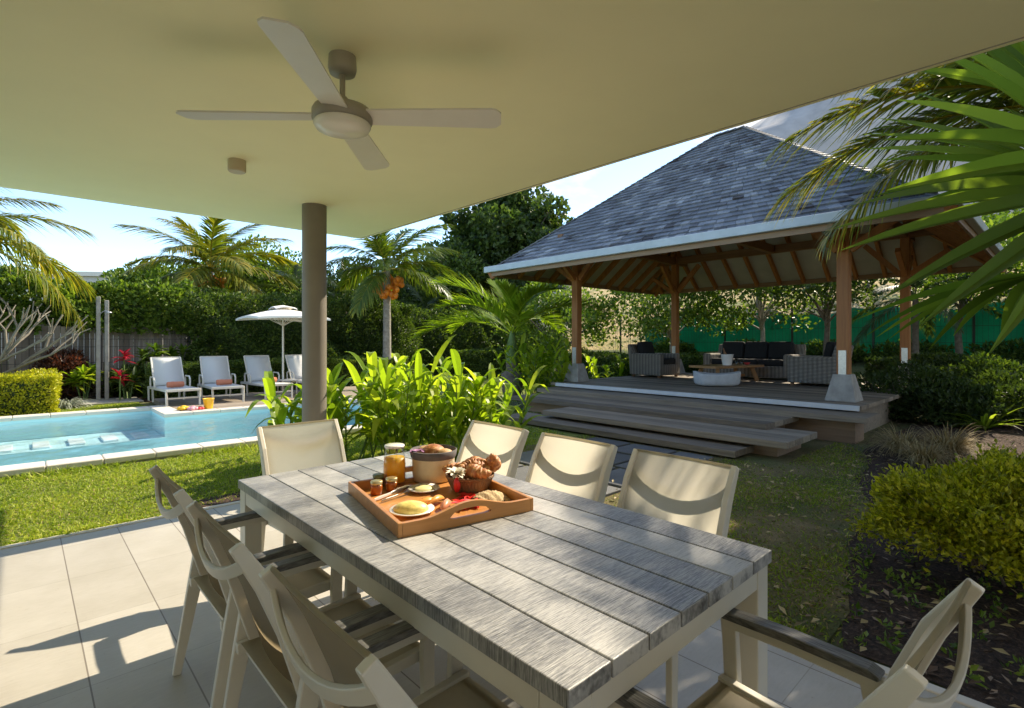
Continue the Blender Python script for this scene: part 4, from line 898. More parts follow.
for i in range(nn_+1):
    u = -7+20.5*i/nn_
    for j in range(9):
        z = .75+j/8*(1.75+.1*math.sin(u*1.7)+.05*math.sin(u*5)); vs.append((21+.06*math.sin(u*3.1+j)+.04*math.sin(u*7), u, z))
nt_.add(vs, [(9*i+j, 9*i+9+j, 9*i+10+j, 9*i+j+1) for i in range(nn_) for j in range(8)], .5, True)
o = nt_.build('shade_net', M['net'], rz=RZ, solid=.004); tag(o, 'sagging green shade net strung along the foot of the dry hillside', 'net')

# ================================================================== VEGETATION
def up(n): return np.tile(np.array([[0, 0, 1.]]), (n, 1))
def ell_shell(n, c, r, inner=.55, lower=-.4):
    d = runit(n*2); d = d[d[:, 2] > lower][:n]; k = len(d)
    rad = inner+(1-inner)*rng.random(k)**.5
    lump = 1+.13*np.sin(d[:, 0]*5+c[0])*np.sin(d[:, 1]*6+c[1]*2)+.10*np.sin(d[:, 2]*8+d[:, 0]*4)
    return np.array(c)[None]+d*np.array(r)[None]*(rad*lump)[:, None], d
def leafset(P, d, Ln, mat_tone=(.1, .9), ar=.5, upw=.35, fold=.25):
    n = len(P); D_ = nrm(d*.7+runit(n)*.8+np.array([[0, 0, upw]])); NN = nrm(runit(n)*.7+d+np.array([[0, 0, .5]]))
    l = Ln*rng.uniform(.65, 1.25, n); return leaves(P, D_, NN, l, l*ar, rng.uniform(*mat_tone, n), fold)
def stems_mb(c, tips, r0=.02):
    mb = MB()
    for t in tips:
        c_ = Vector(c); t = Vector(t); m_ = c_.lerp(t, .5)+Vector((random.uniform(-.1, .1), random.uniform(-.1, .1), .05)); mb.tube([c_, m_, t], [r0, r0*.7, r0*.3], 5)
    return mb
def bush(name, lab, cat, c, r, n, Ln, mat, group=None, ar=.5, tone=(.1, .9), clumps=0, cs=.07, stem='bark', lower=-.5, rz=0):
    t = thing(name, lab, cat, c, rz, group)
    if clumps:
        C, d = ell_shell(clumps, (0, 0, r[2]*.55), r, .6, lower); k = max(1, n//len(C)); P = np.repeat(C, k, 0)+rng.normal(size=(len(C)*k, 3))*cs; dd = np.repeat(d, k, 0)
    else: P, dd = ell_shell(n, (0, 0, r[2]*.55), r, .35, lower)
    ok = P[:, 2] > .03; P = P[ok]; dd = dd[ok]
    npmesh('foliage', [leafset(P, dd, Ln, tone, ar)], mat, t)
    tips = [(random.uniform(-.7, .7)*r[0], random.uniform(-.7, .7)*r[1], r[2]*random.uniform(.6, 1.2)) for _ in range(14)]
    stems_mb((0, 0, 0), tips, .015+.01*r[2]).build('stems', M[stem], t); return t
def hedge(name, lab, v0, v1, u0, u1, z1, n, Ln, mat, core=.14, tone=(.1, .9), wob=.12, ar=.55, group=None, z0=0):
    t = thing(name, lab, 'hedge', W3((u0+u1)/2, (v0+v1)/2, z0), RZ, group)
    a, b_ = (v1-v0)/2, (u1-u0)/2; A = np.array([4*a*b_, 2*b_*z1, 2*b_*z1, 2*a*z1, 2*a*z1]); f = rng.choice(5, n, p=A/A.sum())
    x = rng.uniform(-a, a, n); y = rng.uniform(-b_, b_, n); z = rng.uniform(0, z1, n); d = np.zeros((n, 3))
    for k, (ax, sg) in enumerate(((2, 1), (0, -1), (0, 1), (1, -1), (1, 1))):
        q = f == k; d[q, ax] = sg
        if ax == 2: z[q] = z1
        elif ax == 0: x[q] = sg*a
        else: y[q] = sg*b_
    P = np.stack([x, y, z], 1); lump = wob*(np.sin(x*2.1+z*1.7)*np.sin(y*2.3+z*2.2+x)+.5*np.sin(x*5.3+y*4.7+z*4.1)); P += d*(lump-rng.exponential(.06, n)*1.0)[:, None]
    P[:, 2] = np.maximum(P[:, 2], .03)
    npmesh('foliage', [leafset(P, d, Ln, tone, ar)], mat, t)
    MB().box(-a+core+wob, a-core-wob, -b_+core+wob, b_-core-wob, 0, z1-core-wob).build('branches', M['lf_dark'], t); return t
def frond(L_, nl, ll, lw, a, b, ang=35, drp=.5, tone=(.2, .7), yel=0., plane=.25):
    t = np.linspace(.14, .985, nl); tt_ = np.linspace(0, 1, 14)
    def pos(q): return np.stack([0*q, L_*(q-.10*q*q*b), L_*(a*q-b*q*q*.5)], -1)
    P = pos(t); T = nrm(pos(t+.01)-pos(t-.01)); ch = []
    for s in (-1, 1):
        sd = np.zeros((nl, 3)); sd[:, 0] = s; an = np.radians(ang+28*t+rng.normal(0, 5, nl))[:, None]
        upv = nrm(np.cross(sd, T))*s; D_ = sd*np.cos(an)+T*np.sin(an)+upv*(plane+rng.normal(0, .10, (nl, 1)))*s*s
        l = ll*np.sin(np.pi*np.clip(.16+.80*t, 0, 1))**.6*rng.uniform(.86, 1.1, nl)
        tn = np.clip(rng.uniform(*tone, nl)+yel*(t > .5)*rng.random(nl), 0, 1)
        ch.append(strips(P, D_, upv, l, lw, drp*rng.uniform(.7, 1.3, nl), tn, [.6, 1, .85, .5, .05], 2))
    mb = MB(); mb.tube([Vector(q) for q in pos(tt_)], [.022*(1-.85*q)*max(.5, L_/3) for q in tt_], 5, .85)
    V = np.array(mb.v); fq = np.array([f for f in mb.f if len(f) == 4]); ch.append((V, fq, np.full(len(fq), .85)))
    return ch
FR = {}
def fronds_for(kind):
    if kind not in FR:
        k = dict(coco=dict(L_=2.7, nl=66, ll=.72, lw=.042, a=.25, b=1.0, drp=.62), cocoy=dict(L_=2.7, nl=66, ll=.72, lw=.042, a=.25, b=1.0, drp=.62, tone=(.15, .75), yel=.3), dark=dict(L_=2.6, nl=52, ll=.6, lw=.036, a=.3, b=.9, drp=.5),
                 bottle=dict(L_=1.75, nl=60, ll=.52, lw=.034, a=.35, b=1.15, ang=42, drp=.2, plane=.45), far=dict(L_=2.4, nl=40, ll=.62, lw=.05, a=.25, b=.95, drp=.55))[kind]
        mat = dict(coco='lf_palm', cocoy='lf_palmy', dark='lf_palmdk', bottle='lf_ginger', far='lf_palmdk')[kind]
        FR[kind] = [npmesh('frond', frond(**k), M[mat]) for _ in range(3)]
        for o in FR[kind]: COL.objects.unlink(o)
    return FR[kind]
def palm(lab, base, h, kind='coco', nf=18, sc=1., lean=(0, 0), r=.13, nuts=0, az0=0, bark='pale_bark', name='coconut_palm', skip=(), shaft=False, pitch=(72, -38), extra=()):
    t = thing(name, lab, 'palm tree', base); n = 12
    pts = [(lean[0]*(q/n)**2, lean[1]*(q/n)**2, h*q/n) for q in range(n+1)]
    if shaft: rr = [r*(1.0+.5*math.sin(math.pi*q/n)) if q < n*.75 else r*.8 for q in range(n+1)]
    else: rr = [r*(1.35-.5*q/n if q < 2 else 1.05-.3*q/n)*(1+.04*(q % 2)) for q in range(n+1)]
    MB().tube(pts, rr, 14).build('trunk', M[bark], t); top = Vector(pts[-1])
    if shaft: MB().tube([top-Vector((0, 0, .05)), top+Vector((0, 0, .3)), top+Vector((0, 0, .75))], [r*.85, r*.75, r*.25], 12).build('crownshaft', M['stem'], t); top = top+Vector((0, 0, .65))
    fs = fronds_for(kind)
    for i in range(nf):
        q = i/(nf-1) if nf > 1 else 0; o = fs[i % 3].copy(); COL.objects.link(o); o.parent = t; az = az0+i*137.5
        pt = pitch[0]+(pitch[1]-pitch[0])*q**.85; o.location = top+Vector((0, 0, (1-q)*.15)); o.rotation_mode = 'XYZ'
        o.rotation_euler = (R(pt+random.uniform(-6, 6)), R(random.uniform(-14, 14)), R(az+random.uniform(-10, 10))); s = sc*random.uniform(.85, 1.1)*(.75 if q < .1 else 1); o.scale = (s, s, s)
    for i, (az, pt, sx_) in enumerate(extra):
        o = fs[i % 3].copy(); COL.objects.link(o); o.parent = t; o.location = top; o.rotation_euler = (R(pt), R(random.uniform(-8, 8)), R(az)); o.scale = (sx_,)*3
    for k in range(nuts):
        a = k*2.4; c = top+Vector((math.cos(a)*.33, math.sin(a)*.33, -.38-.16*(k % 3))); mb = MB()
        for j in range(7): mb.blob((c.x+random.uniform(-.14, .14), c.y+random.uniform(-.14, .14), c.z+random.uniform(-.16, .14)), (.092, .092, .11), 10, 7)
        mb.tube([top, c], .015, 5); mb.build('coconut_cluster', M['coconut'], t)
    return t
# palms
palm('sunny coconut palm left of the parasol, its yellow-green crown above the tall hedge', gd(210, 17.8), 3.8, 'cocoy', 26, 1.1, nuts=5, az0=20)
palm('coconut palm with a slim bare trunk and orange nuts right of the taupe column', gd(387, 17.2), 3.75, 'coco', 20, .98, nuts=6, az0=70, r=.14, pitch=(75, -18))
palm('coconut palm whose yellowing fronds hang in from the left edge of the view', gd(-66, 9.6), 3.4, 'cocoy', 24, 1.0, az0=10, r=.13, pitch=(62, -22))
palm('coconut palm on the right whose yellowing fronds hang before the pavilion eave', (6.15, 5.6, 0), 3.95, 'cocoy', 9, 1.12, az0=128, r=.15, pitch=(70, -5), extra=((84, 10, 1.25), (66, 2, 1.2), (76, -12, 1.1)))
palm('tall coconut palm further right, rising above the pavilion eave', W3(-1.5, 8.6, 0), 6.75, 'coco', 10, 1.25, az0=80, r=.15)
palm('coconut palm in the shaded bed at the far right', W3(-2.6, 7.4, 0), 5.0, 'coco', 18, 1.1, az0=10, r=.15)
palm('bottle palm with a swollen brown trunk and green shaft left of the pavilion steps', gd(512, 13.2), .95, 'bottle', 12, 1.45, r=.19, bark='bark', name='bottle_palm', shaft=True, pitch=(58, 8), az0=25)
for i, (px, Y, h, sc, lab) in enumerate(((300, 19.5, 3.0, .9, 'dark feathery palm behind the parasol, against the sky left of the column'), (345, 21, 3.2, .9, 'dark feathery palm just right of the column top'), (272, 22, 3.6, .8, 'dark thin palm between the sunny palm and the parasol'), (425, 24, 2.8, .9, 'dark low palm behind the coconut palm trunk'), (330, 18.3, 1.6, .6, 'small pale palm behind the column and lower hedge'))):
    palm(lab, gd(px, Y), h, 'dark', 13, sc, az0=i*50, r=.09, bark='bark', name='feather_palm')
palm('feather palm behind the back posts of the pavilion, above the net', W3(3.0, 18.2, .4), 2.2, 'dark', 12, .8, az0=15, r=.09, bark='bark', name='feather_palm')
palm('feather palm close to the right end of the green net', W3(-1.5, 16.5, .1), 2.6, 'dark', 14, .9, az0=44, r=.1, bark='bark', name='feather_palm')

# fan palm at the right
fl = thing('fan_palm', 'large fan palm with broad pleated leaves reaching in from the right', 'palm tree', (4.32, 3.5, 0))
MB().tube([(0, 0, 0), (.02, 0, .8), (0, .02, 1.7)], [.2, .17, .15], 14).build('trunk', M['bark'], fl)
def fanleaf(nseg, rad, spread, drp):
    th = np.radians(np.linspace(-spread, spread, nseg)); D_ = np.stack([np.sin(th), np.cos(th), .10*np.cos(th*1.5)+rng.normal(0, .03, nseg)], 1); P = D_*.03
    l = rad*(.72+.28*np.cos(th*.8))*rng.uniform(.92, 1.06, nseg)
    c = [strips(P, D_, up(nseg), l, .125*rad/1.4, drp*rng.uniform(.6, 1.4, nseg), rng.uniform(.2, .8, nseg), [.22, .75, 1, .92, .7, .42, .05], 3, .35)]; return c
FLV = [fanleaf(10, 1.42, 52, .18), fanleaf(8, 1.42, 50, .22), fanleaf(12, 1.4, 65, .14)]; FLO = [npmesh('fan_leaf', c, M['lf_fan']) for c in FLV]
for o in FLO: COL.objects.unlink(o)
hub0 = Vector((0, 0, 1.7))
for i, (hx, hy, hz, A, Nn) in enumerate(((-.80, -.25, 2.58, (-.80, -.05, .72), (-.15, -.8, .6)), (-.72, -.35, 2.34, (-.84, .0, -.40), (-.25, -.75, .6)), (.0, .6, 2.75, (-.6, .5, .65), (0, -.8, .6)), (.5, .8, 2.6, (.6, .7, .3), (0, -.5, .8)), (.9, 0, 2.4, (1, .1, .2), (0, -.3, .9)), (.25, -.5, 2.5, (.3, -.9, .4), (0, .4, .9)), (-.25, -.1, 2.9, (-.3, -.1, .95), (-.3, -.9, .2)), (0, .8, 2.0, (-.1, 1, -.3), (0, .3, .9)))):
    A = Vector(A).normalized(); Nn = Vector(Nn); Nn = (Nn-A*Nn.dot(A)).normalized(); X_ = A.cross(Nn)
    o = FLO[i % 3].copy(); COL.objects.link(o); o.parent = fl; o.matrix_local = Matrix.Translation((hx, hy, hz)) @ Matrix((X_, A, Nn)).transposed().to_4x4()
    p = MB(); p.tube([hub0, hub0.lerp(Vector((hx, hy, hz)), .5)+Vector((0, 0, .12)), (hx, hy, hz)], [.03, .022, .016], 6, .4); p.build('petiole', M['stem'], fl)

# broad-leaved trees
def tree(lab, base, h, crown, n, Ln, mat, ncl=40, r=.2, name='tree', group=None, cs=.32, ar=.6, tone=(.1, .9), bark='bark', cz=None, lower=-.75):
    t = thing(name, lab, 'tree', base, 0, group); cz = h-crown[2]*.95 if cz is None else cz
    C, d = ell_shell(ncl, (0, 0, cz), crown, .45, lower); k = n//len(C)
    P = np.repeat(C, k, 0); off = rng.normal(size=P.shape); off = off/np.maximum(1, np.linalg.norm(off, axis=1, keepdims=True)/1.7)
    sz = np.repeat(rng.uniform(.6, 1.35, len(C)), k)[:, None]; P = P+off*cs*sz*np.array([[1, 1, .75]]); dd = nrm(off+np.array([[0, 0, .35]]))
    npmesh('crown', [leafset(P, dd, Ln, tone, ar)], mat, t)
    tk = MB(); hb = max(.5, cz-crown[2]*.6); tk.tube([(0, 0, 0), (random.uniform(-.1, .1), 0, hb*.5), (random.uniform(-.15, .15), .05, hb), (0, 0, cz)], [r*1.25, r, r*.8, r*.3], 10)
    for i in range(min(16, len(C))):
        c = Vector(C[i*len(C)//16 % len(C)]); a = Vector((0, 0, hb*random.uniform(.75, 1.0))); mid = a.lerp(c, .5)+Vector((0, 0, .1)); tk.tube([a, mid, c], [r*.42, r*.25, r*.07], 6)
    tk.build('trunk', M[bark], t); return t
tree('big dark round-crowned tree rising against the clouds left of the pavilion roof', gd(502, 30), 9.6, (3.4, 3.0, 3.3), 30000, .30, M['lf_tree'], 85, .3, cs=.55, ar=.75)
tree('bushy tree with fine leaves behind the coconut palm, under the big round tree', gd(432, 27), 5.6, (2.6, 2, 2.2), 14000, .22, M['lf_hedge'], 50, .2, cs=.5)
tree('yellow-green feathery tree between the sunny palm and the white parasol', gd(245, 22), 5.0, (2.6, 2, 2.0), 14000, .18, M['lf_bush'], 50, .2, cs=.5)
tree('dark tree behind the column, filling in below the terrace ceiling corner', gd(330, 24.5), 5.0, (2.6, 2, 2.2), 12000, .2, M['lf_dark'], 46, .2, cs=.5)
tree('pale conifer-like tree top between the coconut palm and the big round tree', gd(428, 34), 7.2, (1.4, 1.4, 2.6), 7000, .16, M['lf_bush'], 34, .18, cs=.45)
tree('low leafy tree behind the vine covered fence, under the sunny palm', gd(170, 20.5), 4.2, (2.2, 1.6, 1.4), 9000, .2, M['lf_bush'], 36, .16, cs=.42)
tree('slim tree with sparse bright leaves behind the pavilion, left of the back post', W3(10.8, 18.6, .2), 4.6, (2.0, 2.0, 1.9), 7000, .17, M['lf_bush'], 40, .09, cs=.42, bark='pale_bark')
tree('slim pale-stemmed tree behind the sofa, right of the back post', W3(7.6, 19.2, .5), 4.3, (1.9, 1.8, 1.6), 6500, .16, M['lf_bush'], 36, .08, cs=.42, bark='pale_bark')
tree('leafy tree in front of the green net, behind the wicker sofa', W3(5.3, 18.4, .3), 4.2, (1.5, 1.5, 1.3), 3000, .16, M['lf_hedge'], 30, .08, cs=.36)
tree('leafy tree before the green net, left of the right pavilion post', W3(2.2, 19.6, .6), 4.2, (1.6, 1.4, 1.3), 3400, .16, M['lf_bush'], 30, .08, cs=.36)
tree('leafy tree before the green net, right of the pavilion', W3(-.4, 19.4, .6), 3.9, (1.9, 1.5, 1.5), 8000, .16, M['lf_bush'], 36, .09, cs=.4)
tree('sunlit tree behind the bottle palm and the left pavilion post', gd(560, 21.5), 3.6, (2.3, 1.8, 1.7), 9000, .16, M['lf_bush'], 40, .12, cs=.4)
tree('broad dark shade tree standing by the right end of the pavilion', W3(-.2, 12.6, 0), 8.0, (1.8, 1.8, 1.3), 13000, .22, M['lf_tree'], 70, .25, cs=.5)
tree('broad dark shade tree near the house corner on the right', W3(-3.3, 5.4, 0), 5.6, (2.2, 2.2, 1.6), 12000, .2, M['lf_tree'], 60, .2, cs=.42)
for i, (u, v, s, lab) in enumerate(((12, 30, 1, 'small round tree on the dry slope above the net, leftmost up there'), (7.5, 33, 1.2, 'small round tree midway up the dry slope'), (3, 29, 1, 'small round tree on the dry slope straight above the right post'), (0, 34, 1.3, 'bushy tree high on the dry slope at the right'), (-3, 27, 1.1, 'bushy tree low on the dry slope at far right'))):
    p = W3(u, v, 0); p.z = float(terrain(p.x, p.y)); tree(lab, p, 3.4*s, (1.7*s, 1.6*s, 1.4*s), 3500, .24, M['lf_bush'], 26, .1, name='slope_tree', group='small trees on the dry slope', cs=.42)

# hedges
hedge('tall_hedge', 'tall dark clipped hedge behind the white parasol', 3.4, 10.5, 16.4, 18.0, 2.75, 46000, .10, M['lf_hedge'], tone=(.05, .95), wob=.30)
hedge('tall_hedge', 'tall dark hedge behind the coconut palm trunk', 10.4, 20, 18.2, 20.2, 2.7, 30000, .13, M['lf_hedge'], tone=(.05, .9), wob=.34)
hedge('low_hedge', 'low clipped green hedge behind the sun loungers', 2.3, 9.4, 15.1, 15.9, .88, 34000, .07, M['lf_hedge'], core=.08, tone=(.2, 1), wob=.06)
hedge('low_hedge', 'low clipped hedge on the far lawn beyond the ginger leaves', 12.2, 15.4, 15.4, 16.6, 1.05, 12000, .09, M['lf_hedge'], core=.08, tone=(.1, .9), wob=.05)
hedge('golden_hedge', 'clipped golden-yellow hedge left of the spiky silver plant by the pool', -3.2, .55, 13.75, 14.75, .78, 26000, .055, M['lf_yellow'], core=.07, tone=(.25, 1), wob=.05)
hedge('garden_hedge', 'dark clipped hedge behind the left wicker armchair', 15.6, 16.5, 6.0, 13.5, .95, 20000, .08, M['lf_hedge'], core=.08, wob=.06)
hedge('garden_hedge', 'dark hedge along the back of the pavilion at the right', 15.6, 16.6, -4, 3.6, 1.0, 20000, .09, M['lf_dark'], core=.08, wob=.1)
hedge('fence_vine', 'bright leafy vine heaped along the top of the board fence', -7, 3.6, 17.2, 18.3, 1.25, 20000, .15, M['lf_bush'], core=.2, wob=.25, tone=(.1, 1), z0=1.65, ar=.65)

# golden shrub in the right foreground
gs = bush('golden_shrub', 'rounded golden-green shrub with bare lower twigs in the right foreground bed', 'shrub', (2.98, 3.12, .06), (.68, .58, .40), 36000, .036, M['lf_yellow'], ar=.5, tone=(.0, .9), clumps=950, cs=.034, lower=-.08)
tw_ = MB()
for q in range(60):
    a = random.uniform(0, 6.28); r0 = random.uniform(.05, .3); r1 = random.uniform(.3, .68); z1 = random.uniform(.22, .5)
    tw_.tube([(math.cos(a)*r0, math.sin(a)*r0, 0), (math.cos(a)*(r0+r1)*.5+random.uniform(-.05, .05), math.sin(a)*(r0+r1)*.5, z1*.6), (math.cos(a)*r1, math.sin(a)*r1*.9, z1)], [.009, .006, .003], 5)
tw_.build('twigs', M['bark'], gs)

def tuft(name, lab, cat, c, n, Ln, Wd, mat, drp=.7, spread=.12, el=(.5, 2.2), tone=(.1, .9), group=None, prof=(.7, 1, .8, .5, .05)):
    a = rng.uniform(0, 6.283, n); e = rng.uniform(*el, n); D_ = np.stack([np.cos(a), np.sin(a), e], 1); P = np.stack([np.cos(a)*spread*rng.random(n), np.sin(a)*spread*rng.random(n), 0*a+.01], 1)
    o = npmesh(name, [strips(P, D_, nrm(np.stack([-np.cos(a)*e, -np.sin(a)*e, 1+0*a], 1)), Ln*rng.uniform(.6, 1.15, n), Wd, drp*rng.uniform(.6, 1.4, n), rng.uniform(*tone, n), list(prof), 3 if Wd > .02 else 2)], mat, loc=c)
    tag(o, lab, cat, group); return o
for px, Y, s, lab in ((903, 6.75, 1, 'dry straw-coloured grass tuft nearest the pavilion step'), (947, 6.6, 1.1, 'dry straw-coloured grass tuft at the right of the three'), (924, 6.2, .8, 'low dry grass tuft between two taller ones')):
    tuft('dry_grass_tuft', lab, 'grass tuft', gd(px, Y), 520, .78*s, .008, M['lf_straw'], .65, .12, (.8, 3), group='dry grass tufts in the bed')
tuft('spider_plant', 'spiky silver-leaved plant at the corner of the golden hedge', 'plant', gd(66, 11.4), 260, .75, .016, M['lf_silver'], .75, .2, (.3, 1.8))
tuft('agave_plant', 'grey-green spiky rosette plant in the dark right bed', 'plant', gd(985, 8.6), 46, .9, .06, M['lf_fan'], .35, .06, (.2, 1.6), (.3, .9))
for i, (px, Y, r, lab) in enumerate(((905, 9.9, .85, 'dark leafy shrub beside the right pavilion plinth'), (950, 9.2, .62, 'dark leafy shrub behind the dry grass tufts'), (1000, 10.2, .7, 'dark leafy shrub at the right edge before the net'), (1045, 8.8, .7, 'dark leafy shrub partly outside the right edge'), (930, 11.5, .7, 'dark leafy shrub behind the others, under the eave'))):
    bush('dark_shrub', lab, 'shrub', gd(px, Y), (r*1.2, r*1.1, r*.75), 5200, .085, M['lf_dark'], 'dark shrubs in the right bed', .5, (.1, .8))
# planting along the fence
def rosette(name, lab, c, h, n, Ln, Wd, mat, tone=(.1, .9), cat='plant', group=None, heads=1):
    t = thing(name, lab, cat, c, 0, group); ch = []; st = MB()
    for k in range(heads):
        hx, hy, hz = (random.uniform(-.22, .22) if heads > 1 else 0), (random.uniform(-.22, .22) if heads > 1 else 0), h*random.uniform(.55, 1)
        st.tube([(hx*.3, hy*.3, 0), (hx, hy, hz)], .018, 6); a = rng.uniform(0, 6.283, n); e = rng.uniform(-.1, 1.8, n)
        D_ = np.stack([np.cos(a), np.sin(a), e], 1); P = np.stack([hx+0*a, hy+0*a, hz-.18*(1.8-e)/2], 1)
        ch.append(strips(P, D_, nrm(np.stack([-np.cos(a)*e, -np.sin(a)*e, 1+0*a], 1)), Ln*rng.uniform(.7, 1.1, n), Wd, .35*rng.uniform(.5, 1.5, n), rng.uniform(*tone, n), PAL, 3))
    npmesh('leaves', ch, mat, t); st.build('stem', M['stem'], t); return t
rosette('cordyline_plant', 'tall green plant with a crimson top left of the first lounger', gd(124, 12.9), 1.35, 24, .36, .07, M['lf_red'])
rosette('cordyline_plant', 'low crimson-leaved plant right below the tall crimson one', gd(120, 12.4), .95, 20, .34, .075, M['lf_red'])
for i, (px, Y, h, mt, lab) in enumerate(((84, 12.8, .85, 'lf_ginger', 'bright green strap-leaved plant left of the shower post'), (128, 12.9, .75, 'lf_hedge', 'dark green broad-leaved plant under the crimson tops'), (150, 13.6, 1.3, 'lf_bush', 'light green leafy plant behind the first lounger'), (180, 14.3, 1.25, 'lf_bush', 'light green leafy plant rising over the low hedge'), (112, 13.6, .8, 'lf_hedge', 'green broad-leaved plant behind the shower post'))):
    rosette('broadleaf_plant', lab, gd(px, Y), h, 24, .42, .085, M[mt], heads=4)
for i, (px, Y, lab) in enumerate(((38, 13.4, 'bronze-leaved bush behind the golden hedge, left'), (62, 13.0, 'bronze-leaved bush behind the silver spiky plant'))):
    bush('bronze_bush', lab, 'shrub', gd(px, Y), (.6, .5, .75), 4200, .12, M['lf_bronze'], 'bronze bushes by the fence', .4)
for i, (px, Y, r, lab) in enumerate(((95, 14.6, .6, 'dark undergrowth bush right behind the shower base'), (135, 14.0, .6, 'dark undergrowth bush behind the crimson plants'), (20, 15, .7, 'dark undergrowth bush at the foot of the fence, left'), (155, 15.3, .7, 'dark undergrowth bush at the end of the low hedge'))):
    bush('green_bush', lab, 'shrub', gd(px, Y), (r, r, r*.8), 4200, .10, M['lf_hedge'], 'green bushes along the fence', .5)
# bare frangipani
fg = thing('frangipani_tree', 'bare grey frangipani branching in from the left before the fence', 'tree', gd(-30, 10.6))
fb = MB()
def branch(p, d, ln, r, dep):
    q = p+d*ln; fb.tube([p, p.lerp(q, .5)+Vector((0, 0, .03*ln)), q], [r, r*.85, r*.75], 7)
    if dep == 0: return
    for k in range(3 if dep > 2 else 2):
        a = Vector((random.uniform(-1, 1), random.uniform(-1, 1), random.uniform(-.1, .7))); branch(q, (d*.9+a*.62).normalized(), ln*random.uniform(.6, .85), r*.68, dep-1)
branch(Vector((0, 0, 0)), Vector((.2, .1, 1)).normalized(), .55, .07, 0)
for d in ((.85, .1, .45), (.7, -.2, .6), (.3, .4, .8), (-.5, .3, .7)): branch(Vector((.11, .055, .52)), Vector(d).normalized(), .8, .045, 3)
fb.build('branches', M['grey_bark'], fg)

# ginger clumps
def ginger(lab, c, ns, h, spread, Ln=.80, Wd=.105, mat='lf_ginger', group='bright ginger clumps', lean=.40):
    t = thing('ginger_plant', lab, 'plant', c, 0, group); st = MB(); ch = []
    for k in range(ns):
        a = random.uniform(0, 6.283); r = spread*math.sqrt(random.random()); b0 = Vector((math.cos(a)*r, math.sin(a)*r, 0)); ld = Vector((math.cos(a)*lean*random.uniform(.3, 1.3), math.sin(a)*lean*random.uniform(.3, 1.3), 1)); hh = h*random.uniform(.65, 1.1)
        tip = b0+ld*hh; st.tube([b0, b0.lerp(tip, .5)+Vector((0, 0, .04)), tip], [.012, .010, .005], 5); pa = random.uniform(0, 6.283); m_ = 9
        tq = np.linspace(.25, 1.0, m_); P = np.array([b0.lerp(tip, q) for q in tq]); sg = np.where(np.arange(m_) % 2, 1, -1); an = pa+rng.normal(0, .25, m_)
        el_ = .75+1.1*tq**2; D_ = np.stack([np.cos(an)*sg, np.sin(an)*sg, el_], 1)+np.array(ld)[None]*.35; NN = np.stack([-np.cos(an)*sg*el_, -np.sin(an)*sg*el_, 1+0*tq], 1)
        ch.append(strips(P, D_, nrm(NN), Ln*rng.uniform(.75, 1.1, m_), Wd*rng.uniform(.8, 1.1, m_), rng.uniform(.3, .85, m_), np.clip(rng.uniform(.15, .95, m_), 0, 1), PAL, 3, .22))
    npmesh('leaves', ch, M[mat], t); st.build('stems', M['stem'], t); return t
for px, Y, ns, h, sp, lab in ((287, 6.1, 8, .74, .25, 'bright ginger clump left of the column, against the pool'), (345, 6.2, 11, .92, .32, 'bright ginger clump right beside the column'), (398, 6.35, 14, 1.08, .34, 'tallest bright ginger clump, before the coconut palm trunk'), (446, 6.6, 12, .98, .34, 'bright ginger clump behind the juice jug and canvas bag'), (490, 7.0, 11, .82, .34, 'bright ginger clump nearest the left end of the steps'), (420, 7.6, 10, .7, .4, 'bright ginger clump at the back, towards the far lawn')):
    ginger(lab, gd(px, Y), ns, h, sp)
for px, Y, ns, h, lab in ((542, 12.6, 20, 1.25, 'tall ginger clump between the bottle palm and the left post'), (528, 13.8, 14, 1.0, 'ginger clump behind the bottle palm'), (612, 15.9, 10, .8, 'ginger clump just behind the left pavilion post')):
    ginger(lab, gd(px, Y), ns, h, .5, .6, .12, 'lf_ginger')
tuft('silver_edging_plant', 'grey-green spiky edging plant at the left foot of the steps', 'plant', gd(527, 11.4), 260, .55, .014, M['lf_silver'], .7, .35, (.4, 1.8), (.0, .5))
for i, (u, v, lab) in enumerate(((1.3, 14.9, 'dark bush at the back right corner of the deck'), (8.9, 13.6, 'dark bush beside the left end of the deck'), (14.5, 17.5, 'dark bush on the far side of the garden hedge'))):
    bush('garden_bush', lab, 'shrub', W3(u, v, 0), (.8, .8, .7), 6000, .09, M['lf_hedge'], 'garden bushes round the pavilion', .5)

for i, (u, r_, lab) in enumerate(((11.5, .42, 'dark creeper bush before the net, behind the left armchair'), (8.2, .42, 'dark creeper bush before the net, left of the sofa'), (5.6, .42, 'dark creeper bush before the net, straight behind the sofa'), (3.4, .42, 'dark creeper bush before the net, behind the right armchair'), (1.0, .42, 'dark creeper bush before the net, right of the right post'), (-1.6, .42, 'dark creeper bush before the net at the far right'))):
    p = W3(u, 20.0, 0); p.z = float(terrain(p.x, p.y)); bush('creeper_bush', lab, 'shrub', p, (1.1, .45, r_), 2600, .13, M['lf_hedge'], 'creeper bushes before the net', .45, rz=RZ+R(90), lower=-.9)
